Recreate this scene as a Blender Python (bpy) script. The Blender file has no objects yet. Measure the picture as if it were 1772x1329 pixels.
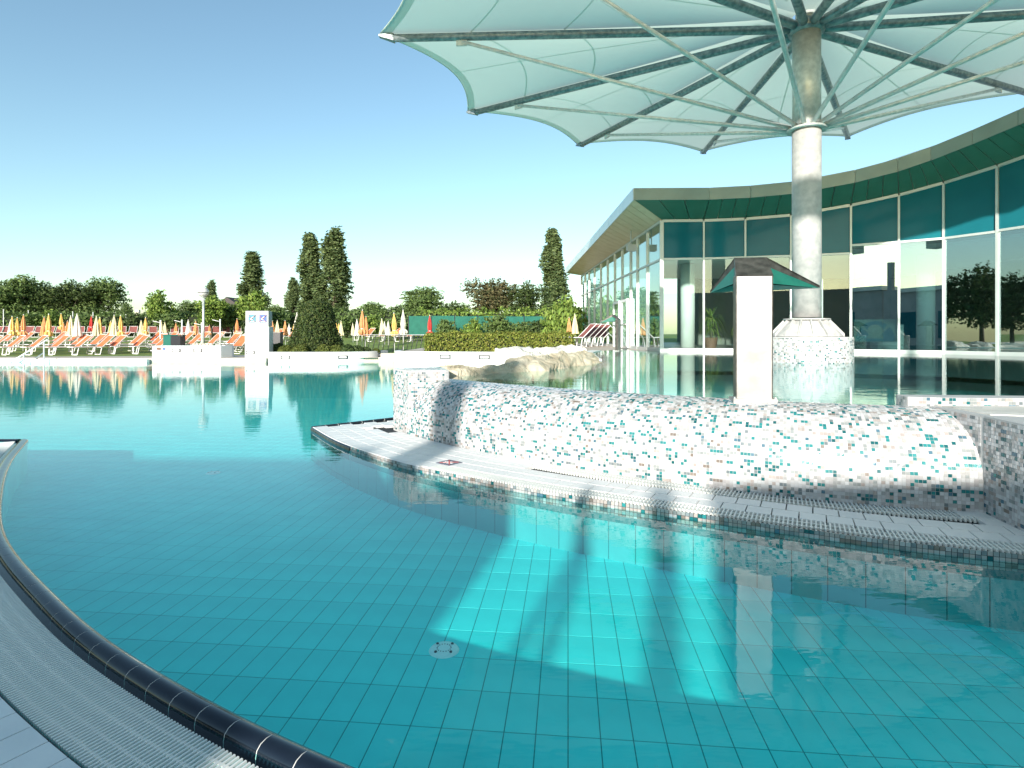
import bpy, math, random
import numpy as np
from mathutils import Vector, Matrix
random.seed(11)
rng = np.random.default_rng(11)
SC = bpy.context.scene
COL = SC.collection
R = math.radians

# ------------------------------------------------------------------ camera, sky, sun, exposure
cam_d = bpy.data.cameras.new('camera')
cam_d.sensor_width = 36.0
cam_d.lens = 20.316
cam_d.shift_y = -0.0488
cam_d.clip_start = 0.05
cam_d.clip_end = 3000
cam = bpy.data.objects.new('camera', cam_d)
cam.location = (0, 0, 1.2)
cam.rotation_euler = (math.pi / 2, 0, 0)
COL.objects.link(cam)
SC.camera = cam

SUN_H = Vector((0.28, 0.96, 0)).normalized()       # horizontal travel of the sunlight
SUN_EL = R(16.0)
world = bpy.data.worlds.new('World')
SC.world = world
world.use_nodes = True
wn = world.node_tree
sky = wn.nodes.new('ShaderNodeTexSky')
sky.sky_type = 'NISHITA'
sky.sun_disc = False
sky.sun_elevation = SUN_EL
sky.sun_rotation = math.atan2(-SUN_H.x, -SUN_H.y)
sky.altitude = 0
sky.air_density = 1.0
sky.dust_density = 0.7
sky.ozone_density = 2.2
tint = wn.nodes.new('ShaderNodeMix')
tint.data_type = 'RGBA'
tint.blend_type = 'MULTIPLY'
tint.inputs[0].default_value = 1.0
tint.inputs[7].default_value = (0.90, 0.95, 0.83, 1)
wn.links.new(sky.outputs[0], tint.inputs[6])
wn.links.new(tint.outputs[2], wn.nodes['Background'].inputs[0])
wn.nodes['Background'].inputs[1].default_value = 0.09
sun_d = bpy.data.lights.new('sun', 'SUN')
sun_d.energy = 2.75
sun_d.angle = R(0.5)
sun_d.color = (1.0, 0.94, 0.86)
sun = bpy.data.objects.new('sun', sun_d)
sdir = SUN_H * math.cos(SUN_EL) + Vector((0, 0, -math.sin(SUN_EL)))
sun.rotation_euler = sdir.to_track_quat('-Z', 'Y').to_euler()
sun.location = (-8, -30, 20)
COL.objects.link(sun)
SC.view_settings.view_transform = 'Standard'
SC.view_settings.look = 'None'
SC.view_settings.gamma = 1
SC.view_settings.exposure = 1.62
SC.cycles.use_denoising = True
SC.cycles.max_bounces = 10
SC.cycles.transparent_max_bounces = 16
SC.cycles.sample_clamp_indirect = 6

# ------------------------------------------------------------------ helpers
def mat(name, col, rough=0.6, metal=0.0, col2=None, scale=6.0, bump=0.0, bscale=None, spec=None, detail=5, trans=None):
    m = bpy.data.materials.new(name)
    m.use_nodes = True
    nt = m.node_tree
    b = nt.nodes['Principled BSDF']
    b.inputs['Base Color'].default_value = (*col, 1)
    b.inputs['Roughness'].default_value = rough
    b.inputs['Metallic'].default_value = metal
    if spec is not None:
        b.inputs['Specular IOR Level'].default_value = spec
    tc = nt.nodes.new('ShaderNodeTexCoord')
    if col2 is not None:
        n = nt.nodes.new('ShaderNodeTexNoise')
        n.inputs['Scale'].default_value = scale
        n.inputs['Detail'].default_value = detail
        nt.links.new(tc.outputs['Object'], n.inputs['Vector'])
        r = nt.nodes.new('ShaderNodeValToRGB')
        r.color_ramp.elements[0].position = 0.35
        r.color_ramp.elements[1].position = 0.68
        r.color_ramp.elements[0].color = (*col, 1)
        r.color_ramp.elements[1].color = (*col2, 1)
        nt.links.new(n.outputs['Fac'], r.inputs['Fac'])
        nt.links.new(r.outputs['Color'], b.inputs['Base Color'])
    if bump > 0:
        n2 = nt.nodes.new('ShaderNodeTexNoise')
        n2.inputs['Scale'].default_value = bscale or scale * 4
        n2.inputs['Detail'].default_value = 6
        nt.links.new(tc.outputs['Object'], n2.inputs['Vector'])
        bp = nt.nodes.new('ShaderNodeBump')
        bp.inputs['Strength'].default_value = bump
        bp.inputs['Distance'].default_value = 0.02
        nt.links.new(n2.outputs['Fac'], bp.inputs['Height'])
        nt.links.new(bp.outputs['Normal'], b.inputs['Normal'])
    if trans is not None:
        tl = nt.nodes.new('ShaderNodeBsdfTranslucent')
        tl.inputs['Color'].default_value = (*trans[0], 1)
        mx = nt.nodes.new('ShaderNodeMixShader')
        mx.inputs[0].default_value = trans[1]
        out = nt.nodes['Material Output']
        nt.links.new(b.outputs[0], mx.inputs[1])
        nt.links.new(tl.outputs[0], mx.inputs[2])
        nt.links.new(mx.outputs[0], out.inputs['Surface'])
    return m

def attr_mat(name, rough=0.25, spec=0.5, trans=0.0):
    """colour of each little piece comes from a per-face colour attribute"""
    m = bpy.data.materials.new(name)
    m.use_nodes = True
    nt = m.node_tree
    b = nt.nodes['Principled BSDF']
    a = nt.nodes.new('ShaderNodeAttribute')
    a.attribute_name = 'piece'
    nt.links.new(a.outputs['Color'], b.inputs['Base Color'])
    b.inputs['Roughness'].default_value = rough
    b.inputs['Specular IOR Level'].default_value = spec
    if trans:
        tl = nt.nodes.new('ShaderNodeBsdfTranslucent')
        nt.links.new(a.outputs['Color'], tl.inputs['Color'])
        mx = nt.nodes.new('ShaderNodeMixShader')
        mx.inputs[0].default_value = trans
        nt.links.new(b.outputs[0], mx.inputs[1])
        nt.links.new(tl.outputs[0], mx.inputs[2])
        nt.links.new(mx.outputs[0], nt.nodes['Material Output'].inputs['Surface'])
    return m

def schlick(nt, f0):
    """mirror share of a clear surface, the same from either side"""
    lw = nt.nodes.new('ShaderNodeNewGeometry')
    dot = nt.nodes.new('ShaderNodeVectorMath'); dot.operation = 'DOT_PRODUCT'
    nt.links.new(lw.outputs['Normal'], dot.inputs[0])
    nt.links.new(lw.outputs['Incoming'], dot.inputs[1])
    prev = dot.outputs['Value']
    for op, v in (('ABSOLUTE', None), ('SUBTRACT', 1.0), ('POWER', 5.0), ('MULTIPLY_ADD', 1 - f0)):
        m = nt.nodes.new('ShaderNodeMath'); m.operation = op; m.use_clamp = True
        if op == 'SUBTRACT':
            m.inputs[0].default_value = v
            nt.links.new(prev, m.inputs[1])
        else:
            nt.links.new(prev, m.inputs[0])
            if v is not None: m.inputs[1].default_value = v
            if op == 'MULTIPLY_ADD': m.inputs[2].default_value = f0
        prev = m.outputs[0]
    return prev

def glass_mat(name, tintc, f0, rough=0.0):
    m = bpy.data.materials.new(name)
    m.use_nodes = True
    nt = m.node_tree
    nt.nodes.remove(nt.nodes['Principled BSDF'])
    t = nt.nodes.new('ShaderNodeBsdfTransparent')
    t.inputs[0].default_value = (*tintc, 1)
    g = nt.nodes.new('ShaderNodeBsdfGlossy')
    g.inputs['Roughness'].default_value = rough
    g.inputs['Color'].default_value = (0.92, 1.0, 1.0, 1)
    mx = nt.nodes.new('ShaderNodeMixShader')
    nt.links.new(schlick(nt, f0), mx.inputs[0])
    nt.links.new(t.outputs[0], mx.inputs[1])
    nt.links.new(g.outputs[0], mx.inputs[2])
    nt.links.new(mx.outputs[0], nt.nodes['Material Output'].inputs['Surface'])
    return m

def props(o, label=None, cat=None, group=None, kind=None):
    if label: o['label'] = label
    if cat: o['category'] = cat
    if group: o['group'] = group
    if kind: o['kind'] = kind
    return o

def thing(name, label, cat, loc=(0, 0, 0), group=None):
    o = bpy.data.objects.new(name, None)
    o.empty_display_size = 0.2
    o.location = loc
    COL.objects.link(o)
    return props(o, label, cat, group)

def link(name, me, parent=None):
    o = bpy.data.objects.new(name, me)
    COL.objects.link(o)
    if parent is not None:
        o.parent = parent
        p = Vector((0, 0, 0))
        q = parent
        while q is not None:
            p += q.location
            q = q.parent
        o.matrix_parent_inverse = Matrix.Translation(-p)
    return o

def np_mesh(name, v, f, m, smooth=False, col=None):
    """v (n,3), f (k,4) quads; col (k,3) per-face colour"""
    me = bpy.data.meshes.new(name)
    v = np.asarray(v, dtype=np.float32).reshape(-1, 3)
    f = np.asarray(f, dtype=np.int32)
    k = f.shape[1]
    me.vertices.add(len(v))
    me.vertices.foreach_set('co', v.ravel())
    me.loops.add(f.size)
    me.loops.foreach_set('vertex_index', f.ravel())
    me.polygons.add(len(f))
    me.polygons.foreach_set('loop_start', np.arange(0, f.size, k, dtype=np.int32))
    me.polygons.foreach_set('loop_total', np.full(len(f), k, dtype=np.int32))
    me.polygons.foreach_set('use_smooth', np.full(len(f), bool(smooth)))
    me.update(calc_edges=True)
    if col is not None:
        a = me.attributes.new('piece', 'FLOAT_COLOR', 'FACE')
        c = np.ones((len(f), 4), dtype=np.float32)
        c[:, :3] = col
        a.data.foreach_set('color', c.ravel())
    me.materials.append(m)
    return me

class MB:
    def __init__(s):
        s.v = []; s.f = []; s.sm = []
    def add(s, vs, fs, smooth=False):
        o = len(s.v)
        s.v += [tuple(x) for x in vs]
        s.f += [tuple(i + o for i in f) for f in fs]
        s.sm += [smooth] * len(fs)
        return s
    def box(s, x0, x1, y0, y1, z0, z1):
        return s.hexa([(x0, y0), (x1, y0), (x1, y1), (x0, y1)], z0, z1)
    def hexa(s, q, z0, z1):
        return s.prism(q, z0, z1)
    def prism(s, poly, z0, z1):
        n = len(poly)
        z0 = [z0] * n if not hasattr(z0, '__len__') else z0
        z1 = [z1] * n if not hasattr(z1, '__len__') else z1
        vs = [(p[0], p[1], z0[i]) for i, p in enumerate(poly)] + [(p[0], p[1], z1[i]) for i, p in enumerate(poly)]
        fs = [tuple(range(n - 1, -1, -1)), tuple(range(n, 2 * n))]
        fs += [(i, (i + 1) % n, n + (i + 1) % n, n + i) for i in range(n)]
        return s.add(vs, fs)
    def obox(s, c, ang, hx, hy, z0, z1):
        ca, sa = math.cos(ang), math.sin(ang)
        q = [(c[0] + ca * a * hx - sa * b * hy, c[1] + sa * a * hx + ca * b * hy) for a, b in ((-1, -1), (1, -1), (1, 1), (-1, 1))]
        return s.prism(q, z0, z1)
    def bar(s, p0, p1, w, h, up=(0, 0, 1)):
        p0, p1 = Vector(p0), Vector(p1)
        d = (p1 - p0).normalized()
        sd = d.cross(Vector(up))
        if sd.length < 1e-4: sd = d.cross(Vector((0, 1, 0)))
        sd.normalize()
        u = sd.cross(d).normalized()
        vs = []
        for p in (p0, p1):
            for a, b in ((-1, -1), (1, -1), (1, 1), (-1, 1)):
                vs.append(p + sd * a * w / 2 + u * b * h / 2)
        return s.add(vs, [(3, 2, 1, 0), (4, 5, 6, 7), (0, 1, 5, 4), (1, 2, 6, 5), (2, 3, 7, 6), (3, 0, 4, 7)])
    def tube(s, pts, r, n=10, caps=True):
        pts = [Vector(p) for p in pts]
        rs = r if hasattr(r, '__len__') else [r] * len(pts)
        vs = []
        ref = None
        for i, p in enumerate(pts):
            d = (pts[min(i + 1, len(pts) - 1)] - pts[max(i - 1, 0)]).normalized()
            if ref is None:
                ref = d.cross(Vector((0, 0, 1)))
                if ref.length < 1e-3: ref = d.cross(Vector((1, 0, 0)))
            ref = (ref - d * ref.dot(d)).normalized()
            b = d.cross(ref)
            for k in range(n):
                a = 2 * math.pi * k / n
                vs.append(p + (ref * math.cos(a) + b * math.sin(a)) * rs[i])
        fs = []
        for i in range(len(pts) - 1):
            for k in range(n):
                fs.append((i * n + k, i * n + (k + 1) % n, (i + 1) * n + (k + 1) % n, (i + 1) * n + k))
        s.add(vs, fs, True)
        if caps:
            o = len(s.v) - len(vs)
            s.f += [tuple(o + k for k in range(n - 1, -1, -1)), tuple(o + (len(pts) - 1) * n + k for k in range(n))]
            s.sm += [False, False]
        return s
    def lathe(s, prof, c=(0, 0, 0), n=24, jitter=0):
        vs = []
        for r, z in prof:
            for k in range(n):
                a = 2 * math.pi * k / n
                rr = r * (1 + jitter * (random.random() - .5))
                vs.append((c[0] + rr * math.cos(a), c[1] + rr * math.sin(a), c[2] + z))
        fs = []
        for i in range(len(prof) - 1):
            for k in range(n):
                fs.append((i * n + k, i * n + (k + 1) % n, (i + 1) * n + (k + 1) % n, (i + 1) * n + k))
        return s.add(vs, fs, True)
    def sphere(s, c, r, nu=14, nv=10):
        return s.lathe([(max(1e-3, r * math.sin(math.pi * i / nv)), -r * math.cos(math.pi * i / nv)) for i in range(nv + 1)], c, nu)
    def mesh(s, name, m):
        me = bpy.data.meshes.new(name)
        me.from_pydata(s.v, [], s.f)
        me.polygons.foreach_set('use_smooth', s.sm)
        me.update()
        me.materials.append(m)
        return me
    def build(s, name, m, parent=None, label=None, cat=None, group=None, kind=None):
        return props(link(name, s.mesh(name, m), parent), label, cat, group, kind)

def copy_tree(o, parent=None):
    c = o.copy()
    COL.objects.link(c)
    if parent is not None:
        c.parent = parent
        c.matrix_parent_inverse = o.matrix_parent_inverse.copy()
    for ch in list(o.children):
        copy_tree(ch, c)
    return c

def curve(pts, n):
    """Catmull-Rom through pts, resampled to n points evenly by length; returns pts (n,2), length"""
    P = np.array(pts, float)
    P = np.vstack([2 * P[0] - P[1], P, 2 * P[-1] - P[-2]])
    out = []
    for i in range(1, len(P) - 2):
        t = np.linspace(0, 1, 40, endpoint=False)[:, None]
        a, b, c, d = P[i - 1], P[i], P[i + 1], P[i + 2]
        out.append(0.5 * (2 * b + (c - a) * t + (2 * a - 5 * b + 4 * c - d) * t ** 2 + (3 * b - a - 3 * c + d) * t ** 3))
    Q = np.vstack(out + [P[-2][None]])
    L = np.concatenate([[0], np.cumsum(np.linalg.norm(np.diff(Q, axis=0), axis=1))])
    s = np.linspace(0, L[-1], n)
    return np.stack([np.interp(s, L, Q[:, k]) for k in range(Q.shape[1])], 1), L[-1]

class Path2:
    def __init__(s, pts, n=600):
        s.p, s.L = curve(pts, n)
        t = np.gradient(s.p, axis=0)
        t /= np.linalg.norm(t, axis=1)[:, None]
        s.t = t
        s.u = np.linspace(0, s.L, n)
    def at(s, u, off=0.0):
        """off: to the left of travel"""
        x = np.interp(u, s.u, s.p[:, 0]); y = np.interp(u, s.u, s.p[:, 1])
        tx = np.interp(u, s.u, s.t[:, 0]); ty = np.interp(u, s.u, s.t[:, 1])
        return np.stack([x - ty * off, y + tx * off], -1)
    def ang(s, u):
        return math.atan2(np.interp(u, s.u, s.t[:, 1]), np.interp(u, s.u, s.t[:, 0]))
    def poly(s, off, n=60, u0=0, u1=None):
        return [tuple(q) for q in s.at(np.linspace(u0, s.L if u1 is None else u1, n), off)]

def px(x, y, Y):
    """photo pixel at depth Y -> world X, Z"""
    return (x - 886) / 1000 * Y, 1.2 + (578 - y) / 1000 * Y

# ------------------------------------------------------------------ materials
M = {}
M['water'] = None
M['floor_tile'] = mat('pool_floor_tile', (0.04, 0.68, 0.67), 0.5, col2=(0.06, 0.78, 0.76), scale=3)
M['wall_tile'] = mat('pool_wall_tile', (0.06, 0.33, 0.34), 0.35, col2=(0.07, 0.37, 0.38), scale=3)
M['wall_grout'] = mat('pool_wall_grout', (0.006, 0.16, 0.17), 0.8)
M['floor_grout'] = mat('pool_floor_grout', (0.004, 0.27, 0.27), 0.8)
M['coping_black'] = mat('black_glazed_tile', (0.006, 0.010, 0.018), 0.12, col2=(0.010, 0.016, 0.026), scale=9)
M['grout_white'] = mat('white_grout', (0.62, 0.62, 0.58), 0.8)
M['deck_tile'] = mat('pale_deck_tile', (0.66, 0.69, 0.69), 0.55, col2=(0.74, 0.76, 0.75), scale=4, bump=0.05, bscale=60)
M['deck_grout'] = mat('dark_deck_joint', (0.035, 0.04, 0.045), 0.9)
M['ledge_tile'] = mat('white_ledge_tile', (0.72, 0.72, 0.70), 0.5, col2=(0.80, 0.79, 0.76), scale=3, bump=0.04, bscale=60)
M['slat'] = mat('white_plastic_slat', (0.78, 0.79, 0.74), 0.45, col2=(0.70, 0.72, 0.68), scale=14)
M['dark_gap'] = mat('dark_channel', (0.015, 0.018, 0.02), 0.8)
M['steel'] = mat('weathered_stainless', (0.34, 0.33, 0.31), 0.40, 0.6, col2=(0.52, 0.51, 0.49), scale=4, bump=0.04, bscale=30)
M['galv'] = mat('galvanised_steel', (0.42, 0.46, 0.44), 0.45, 0.4, col2=(0.62, 0.65, 0.62), scale=9, bump=0.05, bscale=40)
M['strut'] = mat('sunlit_galvanised_strut', (0.58, 0.60, 0.58), 0.45, 0.25, col2=(0.74, 0.75, 0.73), scale=9)  # galvanised steel paled so the struts carry sunlight in their colour
M['galv_rib'] = mat('galvanised_rib', (0.17, 0.21, 0.22), 0.45, 0.55, col2=(0.36, 0.40, 0.40), scale=11, bump=0.05, bscale=40)
M['pillar'] = mat('brushed_pillar_steel', (0.36, 0.36, 0.35), 0.6, 0.10, col2=(0.48, 0.47, 0.45), scale=9, bump=0.04, bscale=90)
M['hood_dark'] = mat('oxidised_hood_steel', (0.050, 0.046, 0.040), 0.38, 0.6, col2=(0.13, 0.12, 0.105), scale=14, bump=0.06, bscale=60)
M['hood_green'] = mat('green_hood_lining', (0.004, 0.11, 0.075), 0.45, col2=(0.01, 0.15, 0.10), scale=8)
M['mosaic'] = attr_mat('glass_mosaic', 0.22, 0.5)
M['mosaic_grout'] = mat('mosaic_grout', (0.44, 0.44, 0.43), 0.85)
M['membrane'] = mat('canopy_membrane', (0.66, 0.76, 0.67), 0.75, col2=(0.72, 0.80, 0.72), scale=0.9, trans=((0.66, 0.78, 0.68), 0.52))
M['seam'] = mat('membrane_seam', (0.69, 0.75, 0.69), 0.75, trans=((0.72, 0.79, 0.72), 0.52))
M['frame'] = mat('aluminium_frame', (0.50, 0.52, 0.50), 0.4, 0.3, col2=(0.56, 0.57, 0.55), scale=3)
M['frame_dark'] = mat('dark_gasket', (0.05, 0.06, 0.06), 0.6)
M['spandrel'] = mat('teal_spandrel_glass', (0.008, 0.115, 0.145), 0.10, spec=0.12, col2=(0.012, 0.145, 0.175), scale=0.7)
M['glass'] = glass_mat('window_glass', (0.86, 0.93, 0.91), 0.06)
M['glass_mirror'] = glass_mat('coated_window_glass', (0.55, 0.70, 0.70), 0.30)
M['fascia'] = mat('green_fascia_metal', (0.24, 0.28, 0.25), 0.4, 0.2, col2=(0.29, 0.33, 0.295), scale=1.5)
M['fascia_pale'] = mat('pale_fascia_metal', (0.55, 0.58, 0.58), 0.3, 0.4, col2=(0.62, 0.64, 0.64), scale=1.5)
M['soffit'] = mat('green_soffit_board', (0.035, 0.145, 0.10), 0.55, col2=(0.045, 0.17, 0.12), scale=2)
M['soffit_bounce'] = mat('bounce_lit_tan_soffit', (0.60, 0.47, 0.28), 0.4, col2=(0.68, 0.55, 0.36), scale=3)  # left soffit made tan and bright for sunlight bounced up at it
M['white'] = mat('white_render', (0.80, 0.80, 0.78), 0.7, col2=(0.74, 0.74, 0.71), scale=2.5, bump=0.08, bscale=40)
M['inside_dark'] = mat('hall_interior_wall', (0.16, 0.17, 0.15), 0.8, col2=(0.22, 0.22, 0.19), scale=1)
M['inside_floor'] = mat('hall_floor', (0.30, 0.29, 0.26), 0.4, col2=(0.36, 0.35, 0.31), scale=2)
M['paving'] = mat('sand_paving', (0.48, 0.42, 0.35), 0.85, col2=(0.56, 0.50, 0.42), scale=4, bump=0.1, bscale=40)
M['lawn'] = mat('lawn_grass', (0.12, 0.19, 0.025), 0.9, col2=(0.20, 0.27, 0.05), scale=1.3, bump=0.6, bscale=25)
M['rock'] = mat('tan_rock', (0.34, 0.29, 0.20), 0.9, col2=(0.58, 0.52, 0.40), scale=3.5, bump=0.9, bscale=9)
M['rock_pale'] = mat('pale_rock', (0.52, 0.50, 0.45), 0.9, col2=(0.64, 0.62, 0.57), scale=3, bump=0.6, bscale=9)
M['leaf'] = attr_mat('leaves', 0.6, 0.25, 0.30)
M['bark'] = mat('bark', (0.09, 0.07, 0.05), 0.9, col2=(0.15, 0.12, 0.09), scale=8, bump=0.5)
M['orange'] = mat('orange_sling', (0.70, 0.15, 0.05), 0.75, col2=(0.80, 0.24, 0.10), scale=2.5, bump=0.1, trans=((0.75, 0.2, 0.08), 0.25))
M['red_sling'] = mat('brick_red_shaded_sling', (0.20, 0.06, 0.052), 0.8, col2=(0.28, 0.09, 0.075), scale=2.5)  # red darkened and browned to put the back row's shade into the colour
M['lounger_frame'] = mat('white_lounger_frame', (0.74, 0.74, 0.72), 0.4)
M['pole'] = mat('white_pole', (0.68, 0.68, 0.66), 0.4)
PAR = {'cream': ((0.80, 0.70, 0.44), (0.86, 0.78, 0.56)), 'yellow': ((0.80, 0.52, 0.14), (0.84, 0.62, 0.24)),
       'orange': ((0.74, 0.33, 0.13), (0.80, 0.44, 0.20)), 'white': ((0.80, 0.76, 0.66), (0.86, 0.82, 0.74)),
       'red': ((0.62, 0.05, 0.04), (0.70, 0.08, 0.06))}
for k, (a, b) in PAR.items():
    M['par_' + k] = mat('parasol_' + k, a, 0.8, col2=b, scale=3, trans=(b, 0.3))
M['green_bin'] = mat('green_bin', (0.0, 0.10, 0.075), 0.5)
M['dark_metal'] = mat('dark_metal', (0.03, 0.03, 0.035), 0.5)
M['net'] = mat('green_screen_net', (0.012, 0.10, 0.072), 0.9, col2=(0.018, 0.13, 0.095), scale=2)
M['sign_blue'] = mat('sign_blue', (0.01, 0.07, 0.26), 0.5)
M['sign_teal'] = mat('sign_teal', (0.01, 0.17, 0.24), 0.5)
M['sign_red'] = mat('sign_red', (0.62, 0.10, 0.07), 0.5)
M['sign_white'] = mat('sign_white', (0.82, 0.82, 0.80), 0.5)
M['sign_grey'] = mat('sign_grey', (0.42, 0.42, 0.44), 0.6)
M['plate_grey'] = mat('plate_grey', (0.14, 0.15, 0.19), 0.6)
M['sign_panel'] = mat('sign_panel', (0.46, 0.45, 0.43), 0.6)
M['globe'] = mat('opal_globe', (0.70, 0.69, 0.66), 0.25, trans=((0.7, 0.7, 0.68), 0.3))
M['poster'] = mat('poster_paper', (0.30, 0.36, 0.30), 0.6)
M['poster_blue'] = mat('poster_blue', (0.01, 0.17, 0.24), 0.6, col2=(0.02, 0.24, 0.30), scale=5)
M['poster_disc'] = mat('poster_disc', (0.42, 0.43, 0.34), 0.6, col2=(0.30, 0.33, 0.26), scale=12)
M['brown'] = mat('brown_planter', (0.16, 0.08, 0.05), 0.7)
M['roof_dark'] = mat('dark_roof_tile', (0.06, 0.05, 0.05), 0.8)
M['house_wall'] = mat('house_plaster', (0.55, 0.50, 0.44), 0.8)
M['concrete'] = mat('pale_concrete', (0.36, 0.36, 0.34), 0.8, col2=(0.44, 0.43, 0.41), scale=1.5)

def water_mat(name, bump_d):
    """a clear surface: mirror by Fresnel, else straight through with the water's tint"""
    m = bpy.data.materials.new(name)
    m.use_nodes = True
    nt = m.node_tree
    nt.nodes.remove(nt.nodes['Principled BSDF'])
    tr = nt.nodes.new('ShaderNodeBsdfTransparent')
    tr.inputs[0].default_value = (0.66, 0.98, 0.97, 1)
    gl = nt.nodes.new('ShaderNodeBsdfGlossy')
    gl.inputs['Roughness'].default_value = 0.0
    mx = nt.nodes.new('ShaderNodeMixShader')
    tc = nt.nodes.new('ShaderNodeTexCoord')
    mp = nt.nodes.new('ShaderNodeMapping')
    mp.inputs['Scale'].default_value = (0.9, 2.6, 1)
    n = nt.nodes.new('ShaderNodeTexNoise')
    n.inputs['Scale'].default_value = 3.0
    n.inputs['Detail'].default_value = 3
    bp = nt.nodes.new('ShaderNodeBump')
    bp.inputs['Strength'].default_value = 1.0
    bp.inputs['Distance'].default_value = bump_d
    nt.links.new(tc.outputs['Object'], mp.inputs[0])
    nt.links.new(mp.outputs[0], n.inputs['Vector'])
    nt.links.new(n.outputs['Fac'], bp.inputs['Height'])
    nt.links.new(bp.outputs['Normal'], gl.inputs['Normal'])
    nt.links.new(schlick(nt, 0.02), mx.inputs[0])
    nt.links.new(tr.outputs[0], mx.inputs[1])
    nt.links.new(gl.outputs[0], mx.inputs[2])
    nt.links.new(mx.outputs[0], nt.nodes['Material Output'].inputs['Surface'])
    return m
M['water'] = water_mat('pool_water', 0.0014)

# ------------------------------------------------------------------ pool floor with its tiles
FZ = -0.36
floor = MB().box(-75, 40, -3, 45, FZ - 0.3, FZ).build('pool_floor', None or M['floor_grout'], kind='structure')
nt = M['floor_grout'].node_tree                      # beyond the built tiles the same grid goes on as a pattern
br = nt.nodes.new('ShaderNodeTexBrick')
br.offset = 0
for k, c in (('Color1', (0.04, 0.68, 0.67)), ('Color2', (0.05, 0.73, 0.71)), ('Mortar', (0.004, 0.27, 0.27))):
    br.inputs[k].default_value = (*c, 1)
br.inputs['Scale'].default_value = 1
br.inputs['Mortar Size'].default_value = 0.004
br.inputs['Brick Width'].default_value = 0.125
br.inputs['Row Height'].default_value = 0.25
tcn = nt.nodes.new('ShaderNodeTexCoord')
mpn = nt.nodes.new('ShaderNodeMapping')
GA = math.atan2(0.097, 1)                            # the grid is turned by this angle
mpn.inputs['Rotation'].default_value = (0, 0, GA)
nt.links.new(tcn.outputs['Object'], mpn.inputs[0])
nt.links.new(mpn.outputs[0], br.inputs[0])
nt.links.new(br.outputs[0], nt.nodes['Principled BSDF'].inputs['Base Color'])

tw, tl, tg, th = 0.125, 0.25, 0.0022, 0.0009
def frus(mb, hx, hy, z0, z1, ch):
    vs = [(-hx, -hy, z0), (hx, -hy, z0), (hx, hy, z0), (-hx, hy, z0), (-hx + ch, -hy + ch, z1), (hx - ch, -hy + ch, z1), (hx - ch, hy - ch, z1), (-hx + ch, hy - ch, z1)]
    return mb.add(vs, [(4, 5, 6, 7), (0, 1, 5, 4), (1, 2, 6, 5), (2, 3, 7, 6), (3, 0, 4, 7)])
tile_me = frus(MB(), tw / 2 - tg, tl / 2 - tg, 0, th, 0.0004).mesh('floor_tile', M['floor_tile'])
ca, sa = math.cos(GA), math.sin(GA)
cells = []
for i in range(-90, 70):
    for j in range(2, 62):
        u, v = (i + .5) * tw, (j + .5) * tl
        X, Y = ca * u + sa * v, -sa * u + ca * v
        if -11 < X < 7 and 1.0 < Y < 14 and X > -1.05 * Y - .6:
            cells.append((X, Y))
def vis(c):
    X, Y = c
    s = math.hypot(X, Y)
    ok = abs(X / Y) < 0.86 and Y > 2.2 and not (Y > 5.6 - 0.62 * (X + 1.07) and X > -1.9)
    return (0 if ok else 100) + s
cells.sort(key=vis)
for X, Y in cells[:300]:
    o = link('tile', tile_me, floor)
    o.location = (X, Y, FZ)
    o.rotation_euler = (0, 0, -GA)
rest = np.array(cells[300:])
base = np.array(frus(MB(), tw / 2 - tg, tl / 2 - tg, 0, th, 0.0004).v)
rb = base.copy()
rb[:, 0] = ca * base[:, 0] + sa * base[:, 1]
rb[:, 1] = -sa * base[:, 0] + ca * base[:, 1]
vv = (rb[None] + np.concatenate([rest, np.full((len(rest), 1), FZ)], 1)[:, None]).reshape(-1, 3)
fq = np.array([(4, 5, 6, 7), (0, 1, 5, 4), (1, 2, 6, 5), (2, 3, 7, 6), (3, 0, 4, 7)])
ff = (fq[None] + 8 * np.arange(len(rest))[:, None, None]).reshape(-1, 4)
o = link('floor_tiling', np_mesh('floor_tiling', vv, ff, M['floor_tile']), floor)
o['kind'] = 'stuff'

# floor inlets (round perforated discs)
for q, (X, Y) in enumerate(((-0.335, 2.85), (-3.35, 6.48))):
    t = thing('floor_inlet', ['round white perforated inlet disc in the tiled pool floor, near the sunlit patch', 'round white inlet disc in the tiled pool floor, out in the middle of the pool'][q], 'pool inlet', (X, Y, FZ + th), 'inlet discs in the pool floor')
    MB().lathe([(0.001, 0.012), (0.05, 0.012), (0.068, 0.008), (0.075, 0.0), (0.075, -0.01)], (X, Y, FZ + th), 28).build('disc', M['sign_white'], t)
    for a in range(4):
        an = R(45 + 90 * a)
        MB().lathe([(0.001, 0.016), (0.007, 0.016), (0.007, 0.006)], (X + .052 * math.cos(an), Y + .052 * math.sin(an), FZ + th), 8).build('screw', M['dark_metal'], t)
    ring = MB()
    for a in range(16):
        an = R(22.5 * a)
        ring.lathe([(0.001, 0.0135), (0.003, 0.0135), (0.003, 0.006)], (X + .034 * math.cos(an), Y + .034 * math.sin(an), FZ + th), 6)
    o = ring.build('holes', M['dark_metal'], t); o['kind'] = 'stuff'

# ------------------------------------------------------------------ water of the large pool
vv = [(-75, -2, 0), (30, -2, 0), (30, 45, 0), (-75, 45, 0)]
water = props(link('pool_water', np_mesh('pool_water', vv, [(0, 1, 2, 3)], M['water'])), kind='structure')

# ------------------------------------------------------------------ near deck: curved pool edge, coping, overflow grating, tiles
EDGE = Path2([(-5.45, 6.5), (-4.72, 5.45), (-3.9, 4.42), (-3.0, 3.42), (-2.04, 2.6), (-1.32, 2.08), (-0.47, 1.6), (0.5, 1.2), (1.6, 0.95), (3.0, 0.9), (4.6, 1.15), (6.5, 1.9)], 900)
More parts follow.
